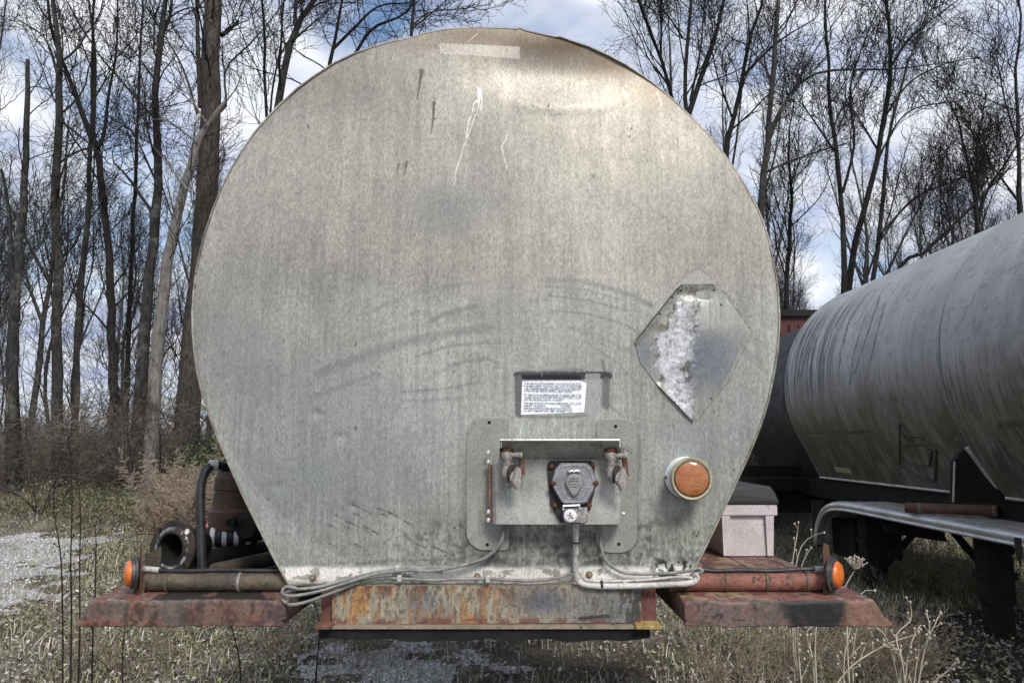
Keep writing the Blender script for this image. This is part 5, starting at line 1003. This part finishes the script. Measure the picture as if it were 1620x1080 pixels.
wr = wing(.520, 1.148, ZD, .853, 1.8, 9, deck_paint(1), 'right red deck wing with plank seams', (0, .05))
# light bars, cords, end lamps
ZB = ZD + .0295; ZC = ZB + .035
def bar(x0, x1, mat, lbl):
    b_ = MB().tube([(x0, .05, ZB), (x1, .05, ZB)], .0292, 20).build('light_bar', mat, T, True); b_['label'] = lbl
    n = 3 if x0 < 0 else 4
    for k in range(n):
        x = x0 + (x1 - x0) * (k + .4) / n; MB().lathe((x, .05, ZB), (1, 0, 0), [(-.004, .0322), (.004, .0322)], 20).build('pipe_band', M['rustpipe'] if x0 > 0 or k != 1 else M['cable'], b_)
bar(P(222, 920, .05).x, -.5, M['rustpipe'], 'grimy pipe bar across the left deck wing'); bar(.5, P(1312, 920, .05).x, M['redpipe'], 'red rusty pipe bar across the right deck wing')
cx_ = lambda u: P(u, 905, .045).x
MB().tube(curve([(cx_(228), .045, ZC + .004), (cx_(255), .045, ZC), (cx_(300), .04, ZC), (cx_(350), .045, ZC + .002), (cx_(420), .045, ZC), (-.62, .05, ZC), (-.45, .10, ZC)], 8), .0062, 8).build('lamp_cord', M['hose'], T, True)
MB().tube([(cx_(226), .044, ZC + .006), (cx_(252), .044, ZC + .002)], .0095, 10).build('cord_plug', M['conduit'], T, True)
MB().tube(curve([(cx_(1310), .045, ZC + .006), (cx_(1270), .04, ZC + .006), (cx_(1220), .045, ZC), (cx_(1170), .04, ZC + .003), (cx_(1130), .045, ZC), (.58, .05, ZC + .004), (.4, .10, ZC)], 8), .0066, 8).build('lamp_cord', M['hose'], T, True)
MB().tube([(cx_(1288), .04, ZC + .006), (cx_(1307), .044, ZC + .006)], .0095, 10).build('cord_plug', M['conduit'], T, True)
def endlamp(c, ax, lbl, bk):
    c = Vector(c); ax = Vector(ax).normalized()
    hs = MB().lathe(c, ax, [(-.014, .034), (-.011, .048), (-.006, .054), (-.002, .054), (.0, .047), (.008, .046), (.010, .042)], 32).build('end_lamp', worn('chipped_black_lamp_body', (.04, .036, .036), (.10, .09, .09), 30, .5, .1, (.45, .44, .42), 120, .2, t3=(.66, .72)), T, True); hs['label'] = lbl
    MB().lathe(c + ax * .008, ax, [(0, .0408), (.006, .0402), (.011, .036), (.016, .026), (.0185, .013), (.019, .002)], 32).build('lamp_lens', M['amber'], hs, True)
    MB().prism([c + Vector(p) for p in bk], (-.003 * ax.x, -.003 * ax.y, 0)).build('mounting_plate', M['rust'], hs)
    MB().prism([c - ax * .018 + Vector((-.02, 0, -.03)), c - ax * .018 + Vector((.02, 0, -.03)), c - ax * .018 + Vector((.012, 0, -.096)), c - ax * .018 + Vector((-.012, 0, -.096))], (0, .005, 0)).build('stem', M['rust'], hs)
c = P(211, 906, .0)
endlamp((c.x, c.y, c.z), (-.84, -.54, .0), 'amber end lamp facing left on the left wing', [(.030, -.015, -.05), (.030, -.015, .075), (.022, .0, .098), (.0, .035, .085), (-.012, .055, .03), (-.012, .055, -.05)])
MB().prism([(c.x + .006, .06, ZD + .11), (c.x + .036, .10, ZD + .135), (c.x + .040, .10, ZD + .03), (c.x + .040, .10, ZD), (c.x + .006, .06, ZD)], (0, .004, 0)).build('bracket_plate', M['rustpipe'], T)
c = P(1319, 908, .0)
endlamp((c.x, c.y, c.z), (.76, -.65, .0), 'amber end lamp facing right on the right wing', [(-.030, -.005, -.05), (-.030, -.005, .06), (-.022, .005, .095), (.004, .035, .085), (.006, .036, .02), (.004, .034, -.05)])
# flanged pipe, vent hose, valve stack on the left wing
c = Vector((P(272, 866, .30).x, .30, ZD + .100)); ax = Vector((-.30, -.95, .05)).normalized()
fp = MB(); fp.lathe(c, ax, [(-.022, .066), (-.018, .095), (-.002, .097), (0, .095), (0, .062), (.006, .061), (.007, .055), (-.10, .053), (-.10, .056), (-.02, .060)], 40, cap=False)
flg = fp.build('pipe_flange', worn('chipped_pipe_flange', (.022, .021, .021), (.075, .055, .042), 16, .6, .3, (.02, .02, .02), 120, .4), T, True); flg['label'] = 'big bolt flange on the open pipe end'
MB().lathe(c, ax, [(.0005, .073), (.0028, .071), (.003, .060), (.0005, .059)], 40, cap=False).build('raised_face', worn('scraped_bright_face', (.20, .205, .20), (.46, .47, .455), 22, .5, .3, (.05, .046, .042), 120, .3, t3=(.46, .52)), flg, True)
MB().lathe(c - ax * .02, ax, [(0, .064), (-.10, .062)], 28, cap=False).build('pipe_run', M['black'], flg, True)
MB().lathe(c, ax, [(.008, .0545), (.0085, .051), (-.02, .050), (-.15, .050), (-.151, .001)], 28, cap=False).build('dark_bore', M['black_hole'], flg, True)
up_ = Vector((0, 0, 1)) - ax * ax.z; up_.normalize(); sd_ = ax.cross(up_)
for k, a in enumerate((45, 135, 225, 315)):
    p = c + (up_ * math.sin(R(a)) + sd_ * math.cos(R(a))) * .083
    MB().lathe(p, ax, [(.0, .010), (.0012, .0095)], 12).build('bolt_hole', M['black_hole'] if k != 1 else M['ribwhite'], flg)
hp = [P(321, 912, .16), P(319, 870, .17), P(318, 830, .18), P(317, 790, .19), P(319, 764, .20), P(325, 746, .21), P(335, 737, .23), P(346, 735, .26), P(362, 737, .34)]
vh = MB().tube(curve(hp, 8), .0150, 14).build('vent_hose', M['hose'], T, True)
MB().tube([hp[-3] + Vector((-.008, -.003, .004)), hp[-3] + Vector((.014, .012, .003))], .0185, 14).build('hose_clamp', M['shiny'], vh, True)
q = hp[-1]; MB().tube([q - Vector((.02, .02, 0)), q + Vector((.10, .10, 0))], .02, 12).build('hose_nipple', M['black'], vh, True)
q = P(368, 800, .62); px_ = 2.58e-3
def zz(v): return P(368, v, .62).z
vst = MB().lathe((q.x, .62, 0), (0, 0, 1), [(ZD, 20 * px_), (zz(872), 22 * px_), (zz(850), 25 * px_), (zz(838), 31 * px_), (zz(836), 34 * px_), (zz(808), 35 * px_), (zz(806), 33 * px_), (zz(803), 32 * px_), (zz(802), 30 * px_), (zz(779), 29 * px_), (zz(778), 27 * px_), (zz(774), 27 * px_), (zz(773), 29 * px_), (zz(755), 28 * px_), (zz(753), 26 * px_), (zz(738), 24 * px_), (zz(733), 18 * px_)], 32)
vst.build('valve_stack', worn('brown_cast_iron', (.055, .033, .022), (.105, .062, .042), 9, .6, .2, (.03, .025, .02), 100, .3), T, True)['label'] = 'brown stepped cast valve standing behind the hose'
vq = MB().lathe((q.x + .12, .56, 1.08), (-.2, -1, 0), [(0, .06), (.06, .055), (.08, .04)], 20).lathe((q.x + .05, .50, 1.10), (0, -1, 0), [(0, .018), (.03, .018)], 8); vq.build('valve_outlet', M['black'], T, True)
MB().tube(curve([(-1.16, .40, ZD + .03), (-1.0, .65, ZD + .035), (-.85, 1.0, ZD + .05), (-.7, 1.3, ZD + .06)], 6), .045, 14).build('discharge_pipe', M['black'], T, True)
MB().tube(curve([(-1.03, .24, ZD + .03), (-.93, .45, ZD + .035), (-.75, .9, ZD + .04)], 6), .028, 12).build('discharge_pipe', M['rustpipe'], T, True)
# ================================================================== THINGS LYING ABOUT
def frust(m, x0, x1, y0, y1, z0, z1, tp):                       # box that widens upward
    return m.add([(x0 + tp, y0 + tp, z0), (x1 - tp, y0 + tp, z0), (x1 - tp, y1 - tp, z0), (x0 + tp, y1 - tp, z0), (x0, y0, z1), (x1, y0, z1), (x1, y1, z1), (x0, y1, z1)], [(3, 2, 1, 0), (4, 5, 6, 7), (0, 1, 5, 4), (1, 2, 6, 5), (2, 3, 7, 6), (3, 0, 4, 7)])
bx0, bx1, by0, by1, bz0 = .860, 1.102, .745, 1.15, .934
box = thing('storage_box', 'pinkish plastic box with a black lid on the right deck', 'storage box', (.98, .95, bz0))
m = MB(); frust(m, bx0 + .010, bx1 - .010, by0 + .012, by1, bz0, bz0 + .205, .012); bo = m.build('box_body', M['pink'], box)
m = MB(); m.box((bx0 - .002, by0 - .004, bz0 + .165), (bx1 + .002, by1 + .004, bz0 + .212), .004); m.build('box_collar', M['pink'], box)
for xa, xb in ((bx0 + .012, bx0 + .046), (bx1 - .048, bx1 - .014)):
    m = MB(); m.add([(xa + .006, by0 + .014, bz0 + .002), (xb - .003, by0 + .014, bz0 + .002), (xb, by0 - .002, bz0 + .165), (xa, by0 - .002, bz0 + .165), (xa + .006, by0 + .03, bz0 + .002), (xb - .003, by0 + .03, bz0 + .002), (xb, by0 + .02, bz0 + .165), (xa, by0 + .02, bz0 + .165)], [(0, 1, 2, 3), (7, 6, 5, 4), (0, 4, 5, 1), (1, 5, 6, 2), (2, 6, 7, 3), (3, 7, 4, 0)]); m.build('corner_rib', M['pink'], bo)
m = MB(); m.box((bx0 - .008, by0 - .010, bz0 + .212), (bx1 + .008, by1 + .010, bz0 + .232), .004); m.prism([(bx0 - .004, by0 - .006, bz0 + .232), (bx1 + .004, by0 - .006, bz0 + .232), (bx1 - .004, by0 - .002, bz0 + .262), (bx1 - .022, by0 + .004, bz0 + .285), (bx0 + .022, by0 + .004, bz0 + .285), (bx0 + .004, by0 - .002, bz0 + .262)], (0, by1 - by0 + .006, 0)); m.build('lid', M['lidblack'], box)
q = P(334, 852, .75); m = MB(); bl_ = MB()                       # ribbed black and white hose end, pink ribbon
hs = thing('ribbed_hose', 'black and white ribbed hose end behind the black vent hose', 'hose', (q.x, .80, .932))
a0 = Vector((P(322, 850, .54).x, .54, P(338, 849, .56).z)); d0 = Vector((.95, .30, .0)).normalized(); pw, pb = [], []
for k in range(9): (m if k % 2 else bl_).lathe(a0 + d0 * .022 * k, d0, [(0, .032), (.004, .038), (.018, .038), (.022, .032)], 22)
m.build('white_ribs', M['ribwhite'], hs, True); bl_.build('black_ribs', M['hose'], hs, True)
q = P(331, 836, .60); m = MB()
pts = [q + Vector((math.sin(k * .9) * .014 - .004 * k, .012 * math.cos(k), .07 - .022 * k)) for k in range(6)]
V_ = []; 
for k, p in enumerate(pts): V_ += [p + Vector((-.012, .004 * (-1) ** k, 0)), p + Vector((.012, -.004 * (-1) ** k, .004))]
m.add(V_, [(2 * k, 2 * k + 1, 2 * k + 3, 2 * k + 2) for k in range(5)]); o = m.build('marking_ribbon', M['pinkribbon'])
s = o.modifiers.new('thick', 'SOLIDIFY'); s.thickness = .0015; tag(o, 'scrap of bright pink ribbon beside the ribbed hose', 'ribbon')
MB().tube(curve([P(303, 838, .6), P(318, 828, .62), P(336, 822, .66), P(350, 826, .7)], 5), .0028, 6).build('red_wire', M['redpipe'], T, True)

# ================================================================== THE FAR TANK TRAILER
CX, CZ, RR = 4.66, 2.05, 1.30
T2 = thing('tank_trailer', 'long silver-grey tank trailer partly in view at the right, streaked with black runs', 'tank trailer', (CX, 3, 0))
prof2 = [(RR * math.cos(R(a)), RR * math.sin(R(a))) for a in np.linspace(90, 206, 150)]
lo_ = prof2[-1]; prof2 += [(lo_[0] + (-.92 - lo_[0]) * t, lo_[1] + (-1.07 - lo_[1]) * t) for t in np.linspace(0, 1, 44)[1:]]
right = [(-x, z) for x, z in prof2[::-1]]; rr_ = right[::6]; full = prof2 + [(-.4, -1.08), (.4, -1.08)] + rr_
def xs2(z):                                                      # left side of the tank at height z
    pz = np.array([p[1] for p in prof2[40:]])[::-1]; px = np.array([p[0] for p in prof2[40:]])[::-1]; return CX + np.interp(z - CZ, pz, px)
def S2(u, v, off=0.0):
    a, b, c = ray(u, v); t = 3.4 / a
    for _ in range(60): t = .5 * t + .5 * (float(xs2(H + c * t)) - off) / a
    return Vector((a * t, b * t - D, H + c * t))
ysg = np.r_[-.6, -.55, np.arange(-.5, 2.0, .06), np.arange(2.0, 6.72, .014)]; npf = len(full)
V = np.array([[(CX + x, y, CZ + z) for x, z in full] for y in ysg]).reshape(-1, 3)
idx = np.arange(len(ysg) * npf).reshape(len(ysg), npf); q = np.stack([idx[:-1], np.roll(idx[:-1], -1, 1), np.roll(idx[1:], -1, 1), idx[1:]], -1).reshape(-1, 4)
U, Vv = proj(V[:, 0], V[:, 1], V[:, 2]); front_ = (V[:, 0] < CX + .3) & (V[:, 1] > 1.5)
ang = np.arctan2(V[:, 2] - CZ, -(V[:, 0] - CX)); s = ang * RR; yv = V[:, 1]
col = np.array([.345, .347, .352])[None] * (.70 + .6 * fbm(yv * 2.2, s * 2.2, 500, 5))[:, None] * (.86 + .28 * fbm(yv * 30, s * 2.5, 501, 3))[:, None]
def put(k, c, a=1.0):
    global col
    k = np.clip(k * a, 0, 1)[:, None] * front_[:, None]; col = col * (1 - k) + np.array(c)[None] * k
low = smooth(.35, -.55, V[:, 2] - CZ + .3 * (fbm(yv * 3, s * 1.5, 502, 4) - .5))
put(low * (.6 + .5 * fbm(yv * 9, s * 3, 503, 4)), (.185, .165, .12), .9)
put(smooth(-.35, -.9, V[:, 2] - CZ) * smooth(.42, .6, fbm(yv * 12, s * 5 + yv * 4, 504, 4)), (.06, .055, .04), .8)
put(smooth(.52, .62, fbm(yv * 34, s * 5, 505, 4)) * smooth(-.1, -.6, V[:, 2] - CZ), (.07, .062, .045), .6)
run = fbm(yv * 46, s * 1.2, 506, 3); regn = smooth(4.6, 6.0, yv + .5 * fbm(yv * 4, s, 507)) * smooth(-.25, .05, s) * (1 - smooth(.75, 1.25, s))
put(smooth(.50, .58, run - .08 * (1 - regn)) * regn, (.035, .036, .04), .95); put(smooth(.56, .6, fbm(yv * 44, s * 1.0, 508, 3)) * smooth(4.9, 6.1, yv) * smooth(-.4, -.05, s) * (1 - smooth(.7, 1.0, s)), (.025, .026, .03), .95)
for l in ([(1392, 468), (1375, 520), (1352, 590)], [(1400, 480), (1384, 540), (1370, 602)], [(1372, 490), (1350, 560), (1345, 610)], [(1345, 500), (1330, 560), (1326, 596)], [(1318, 520), (1302, 570), (1300, 600)], [(1290, 530), (1280, 590)], [(1270, 550), (1262, 600)]):
    d = segdist(U, Vv, l)[0]; put((1 - smooth(.2, 1.3, d + 2.0 * (fbm(yv * 60, s * 30, 509, 2) - .5))), (.03, .03, .034), .9)
put((1 - smooth(.006, .014, np.abs(yv - 3.38))), (.10, .10, .10), .8); put((np.abs(yv - 3.40) < .010).astype(float), (.34, .34, .34), .5)
for l, c, w_, a in (([(1252, 687), (1300, 685), (1372, 683)], (.05, .046, .035), 2.0, .8), ([(1252, 685), (1290, 688), (1300, 690)], (.34, .33, .30), 1.2, .8), ([(1582, 672), (1640, 668)], (.05, .05, .045), 5, .7), ([(1510, 690), (1530, 715), (1560, 760)], (.03, .03, .028), 8, .7), ([(1505, 630), (1490, 600), (1482, 560)], (.10, .10, .095), 1.4, .6)):
    put((1 - smooth(w_ * .6, w_ * 1.6, segdist(U, Vv, l)[0])), c, a)
rs = random.Random(8)
for k in range(90):
    a, b = rs.uniform(1240, 1620), rs.uniform(420, 760); m_ = (np.abs(U - a) < 5) & (np.abs(Vv - b) < 6); put(m_ * (1 - smooth(.6, 1.5, np.hypot(U - a, (Vv - b) * .5))), (.05, .05, .05), .7)
put(smooth(.50, .66, fbm(yv * 5, s * 4, 511, 5)) * smooth(.3, -.5, V[:, 2] - CZ), (.12, .105, .075), .75); put(smooth(.56, .64, fbm(yv * 55, s * 3, 512, 3)) * smooth(.25, -.2, V[:, 2] - CZ), (.09, .082, .06), .6); put(smooth(.60, .70, fbm(yv * 14, s * 14, 513, 4)), (.20, .195, .185), .5)
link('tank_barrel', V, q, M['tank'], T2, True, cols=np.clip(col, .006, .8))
for y_ in (3.38, 6.66): MB().tube([(CX + x * 1.0005, y_, CZ + z * 1.0005) for x, z in full[:236:2]], .006, 6).build('weld_seam', M['cast'], T2, True)
m = MB(); k2 = []                                               # dark coated end beyond the seam, and the near cap
for y, sc in ((6.70, .999), (6.74, .93), (8.4, .925), (9.0, .91), (9.3, .86), (9.45, .6)): k2.append([(CX + x * sc, y, CZ - (.10 if y > 6.71 else 0) + z * sc) for x, z in full[::3]])
n3 = len(k2[0]); m.add(sum(k2, []), [(a * n3 + i, a * n3 + (i + 1) % n3, (a + 1) * n3 + (i + 1) % n3, (a + 1) * n3 + i) for a in range(5) for i in range(n3)] + [tuple(range(5 * n3, 6 * n3))])
m.build('coated_end', worn('black_coated_metal', (.006, .006, .007), (.016, .016, .018), 3, .6, .0, (.05, .05, .05), 60, .15, t3=(.66, .76), stretch=(6, 6, 1)), T2, True)
m = MB(); k2 = [[(CX + x * sc, y, CZ + z * sc) for x, z in full[::3]] for y, sc in ((-.6, 1.003), (-.63, .97), (-.64, .5))]; m.add(sum(k2, []), [(a * n3 + i, a * n3 + (i + 1) % n3, (a + 1) * n3 + (i + 1) % n3, (a + 1) * n3 + i) for a in range(2) for i in range(n3)] + [tuple(range(2 * n3, 3 * n3))]); m.build('end_panel', M['alu'], T2, True)
MB().tube([(CX - .925, -.5, .985), (CX - .925, 6.7, .985)], .014, 8).build('lower_edge_strip', M['alu'], T2)
MB().box((CX - .90, -.5, .74), (CX - .74, 7.6, .965)).box((CX + .74, -.5, .74), (CX + .90, 7.6, .965)).box((CX - .74, 1, .80), (CX + .74, 7.4, .93)).build('frame_rail', M['black'], T2)
for y0, y1 in ((2.8, 3.0), (4.4, 4.6), (5.8, 6.3)): MB().box((CX - 1.0, y0, .66), (CX + 1.0, y1, .74)).build('cross_member', M['black'], T2)
a, b = P(1178, 756, 7.2), P(1300, 772, 7.2)
MB().box((a.x, 7.15, b.z - .02), (b.x + .25, 7.30, a.z)).build('outrigger_plank', M['black'], T2); MB().box((a.x - .2, 7.5, .95), (b.x + .6, 7.62, 1.10)).build('outrigger_plank', M['black'], T2)
a = P(1215, 775, 7.4); MB().box((a.x, 7.36, a.z - .28), (a.x + 1.5, 7.5, a.z)).build('dark_cross_box', M['black'], T2)
# saddle gusset at the seam
gp_ = [(1508, 794), (1510, 730), (1519, 716), (1528, 709), (1560, 750), (1590, 785), (1590, 794)]
sg = MB().prism([P(u, v, 3.22) for u, v in gp_], (0, .05, 0)).build('saddle_gusset', M['black'], T2)
MB().tube([P(1529, 708, 3.21), P(1556, 745, 3.22), P(1582, 782, 3.24)], .016, 8).build('gusset_rib', M['bracket'], sg); MB().tube([P(1508, 794, 3.21), P(1510, 730, 3.21)], .008, 6).build('gusset_edge', M['alu'], sg)
fr = MB()                                                      # raised outline of a placard holder
loop = [S2(u, v, .006) for u, v in ((1423, 668), (1441, 690), (1456, 690), (1481, 711), (1479, 761))]; fr.tube(loop, .010, 6); l2 = [S2(u, v, .006) for u, v in ((1423, 668), (1423, 722), (1441, 735), (1470, 737), (1474, 712), (1455, 703), (1424, 704))]; fr.tube(l2, .008, 6); l3 = [S2(u, v, .005) for u, v in ((1424, 681), (1440, 699), (1452, 703))]; fr.tube(l3, .008, 6); fr.tube([S2(u, v, .005) for u, v in ((1423, 722), (1423, 735), (1450, 752), (1479, 761))], .009, 6)
fr.build('placard_holder', worn('dull_dark_frame', (.05, .048, .04), (.11, .10, .085), 20, .7, .1, None, 100, .2), T2)
c4 = [S2(u, v, .004) for u, v in ((1319, 738), (1344, 741), (1348, 749), (1322, 746))]; MB().prism(c4, (.004, 0, 0)).build('maker_plate', worn('yellowed_plate', (.36, .33, .2), (.55, .52, .36), 60, .5, 0, (.2, .18, .1), 200, .1), T2)
# fender with a rolled double bead
path = [(2.33, .805), (2.37, .82)] + [(y, .82) for y in np.arange(2.5, 5.0, .12)] + [(5.0, .82), (5.15, .816), (5.3, .806), (5.43, .79), (5.55, .76), (5.66, .71), (5.75, .64), (5.82, .56), (5.87, .475), (5.90, .39), (5.915, .30)]
xp = [(.0, -.095), (-.012, -.09), (-.016, -.08), (-.010, -.071), (.0, -.066), (-.008, -.057), (-.016, -.042), (-.012, -.022), (.004, -.008), (.028, .0), (.055, .004), (.075, .0), (.11, -.002)]
def loft(xprof, name, mat, parent):
    pa = np.array(path); tn = np.gradient(pa, axis=0); tn /= np.linalg.norm(tn, axis=1, keepdims=True); nn = np.stack([-tn[:, 1], tn[:, 0]], 1)
    V = [(3.30 + x, y + nn[i, 0] * h_, z + nn[i, 1] * h_) for i, (y, z) in enumerate(pa) for x, h_ in xprof]; k = len(xprof)
    o = link(name, V, [(i * k + j, i * k + j + 1, (i + 1) * k + j + 1, (i + 1) * k + j) for i in range(len(pa) - 1) for j in range(k - 1)], mat, parent, True); s = o.modifiers.new('thick', 'SOLIDIFY'); s.thickness = .006; s.offset = -1; return o
fd = loft(xp, 'fender', M['fender'], T2); fd['label'] = 'polished fender with rolled beads and a curved left end'
loft([(.11, -.003)] + [(x, -.003 + .004 * math.sin(x * 60)) for x in np.linspace(.13, .78, 22)], 'fender_top', M['fendertop'], fd)
for (x0, x1, y0, y1, zt_, nm) in ((3.43, 3.62, 3.10, 3.26, .77, 'landing_leg'), (3.44, 3.66, 4.98, 5.16, .77, 'landing_leg')):
    z0 = float(hgt(x0, y0)) - .02; lg = MB().box((x0, y0, z0 + .26), (x1, y1, zt_), .006).box((x0 + .02, y0 + .015, z0), (x1 - .02, y1 - .015, z0 + .26)).build(nm, M['black'], T2)
    MB().box((x0 - .015, y0 - .012, .42), (x1 + .015, y1 + .012, .47)).build('leg_band', M['black'], lg); MB().lathe((x1, (y0 + y1) / 2, .62), (1, 0, 0), [(0, .03), (.05, .03)], 10).build('crank_stub', M['black'], lg)
def strut(a, b, w_):
    return MB().tube([a, b], w_, 4).build('brace', M['black'], T2)
strut((3.52, 4.05, .74), (3.54, 4.98, .16), .04); strut((3.54, 4.85, .20), (3.54, 5.05, .17), .04); strut((3.52, 3.72, .74), (3.53, 3.25, .44), .04)
MB().box((3.46, 5.28, .22), (3.95, 5.80, .60), .01).build('dark_fill_box', M['black'], T2); a = P(1262, 860, 6.2)  # added black box stands in for the darkness under the fender's curved end
MB().prism([(3.42, 6.2, .75), (3.56, 6.2, .75), (3.56, 6.2, .25), (3.42, 6.2, .22)], (0, .02, 0)).build('mud_flap', M['gasket'], T2)
MB().prism([(3.36, 4.55, .76), (3.9, 4.55, .76), (3.9, 4.40, .52), (3.36, 4.40, .60)], (0, .012, 0)).build('inner_flap', M['gasket'], T2)
a = P(1612, 876, 2.42); MB().lathe((a.x, 2.42, a.z + .10), (0, 0, -1), [(0, .02), (.08, .02), (.13, .012), (.17, .004)], 10).build('hanging_strap', M['gasket'], T2)
# loose pipe lying on the fender
z = .825 + .042; a, b = Vector((3.27, 3.87, z)), Vector((3.745, 3.42, z + .012)); d = (b - a).normalized()
lp = thing('loose_pipe', 'rusty brown open pipe lying across the silver fender', 'pipe', (a + b) / 2 - Vector((0, 0, .042)))
m = MB().lathe(a, d, [(.0, .030), (0, .0405), (.004, .042), ((b - a).length, .042)], 24, cap=False); m.lathe(a, d, [(.0, .0305), (.5, .030), (.501, .001)], 24, cap=False); m.build('pipe_tube', M['rust'], lp, True)
for t in (.10, .62): MB().lathe(a + d * t, d, [(0, .042), (.004, .0455), (.016, .0455), (.02, .042)], 24).build('pipe_band', worn('pipe_band_metal', (.14, .11, .08), (.26, .22, .17), 30, .7, .1), lp, True)
# dark red container far behind
cb_ = thing('shipping_container', 'dark red steel container just visible between the two tanks', 'container', (6.2, 14, float(hgt(6, 14))))
m = MB().box((4.45, 11.5, 1.05), (7.05, 17.5, 3.78)); m.build('container_walls', M['redbox'], cb_)
for k in range(14): MB().box((4.55 + k * .18, 11.46, 1.25), (4.63 + k * .18, 11.5, 3.62)).build('wall_rib', M['redbox'], cb_)
MB().box((4.40, 11.42, 3.78), (7.10, 17.55, 3.90)).build('roof_rail', M['black'], cb_); MB().box((4.42, 11.43, .95), (7.08, 17.5, 1.05)).build('bottom_rail', M['black'], cb_)
for x in (4.7, 6.5):
    for y in (11.9, 16.6): MB().box((x, y, .2), (x + .2, y + .5, .95)).build('support_block', M['black'], cb_)
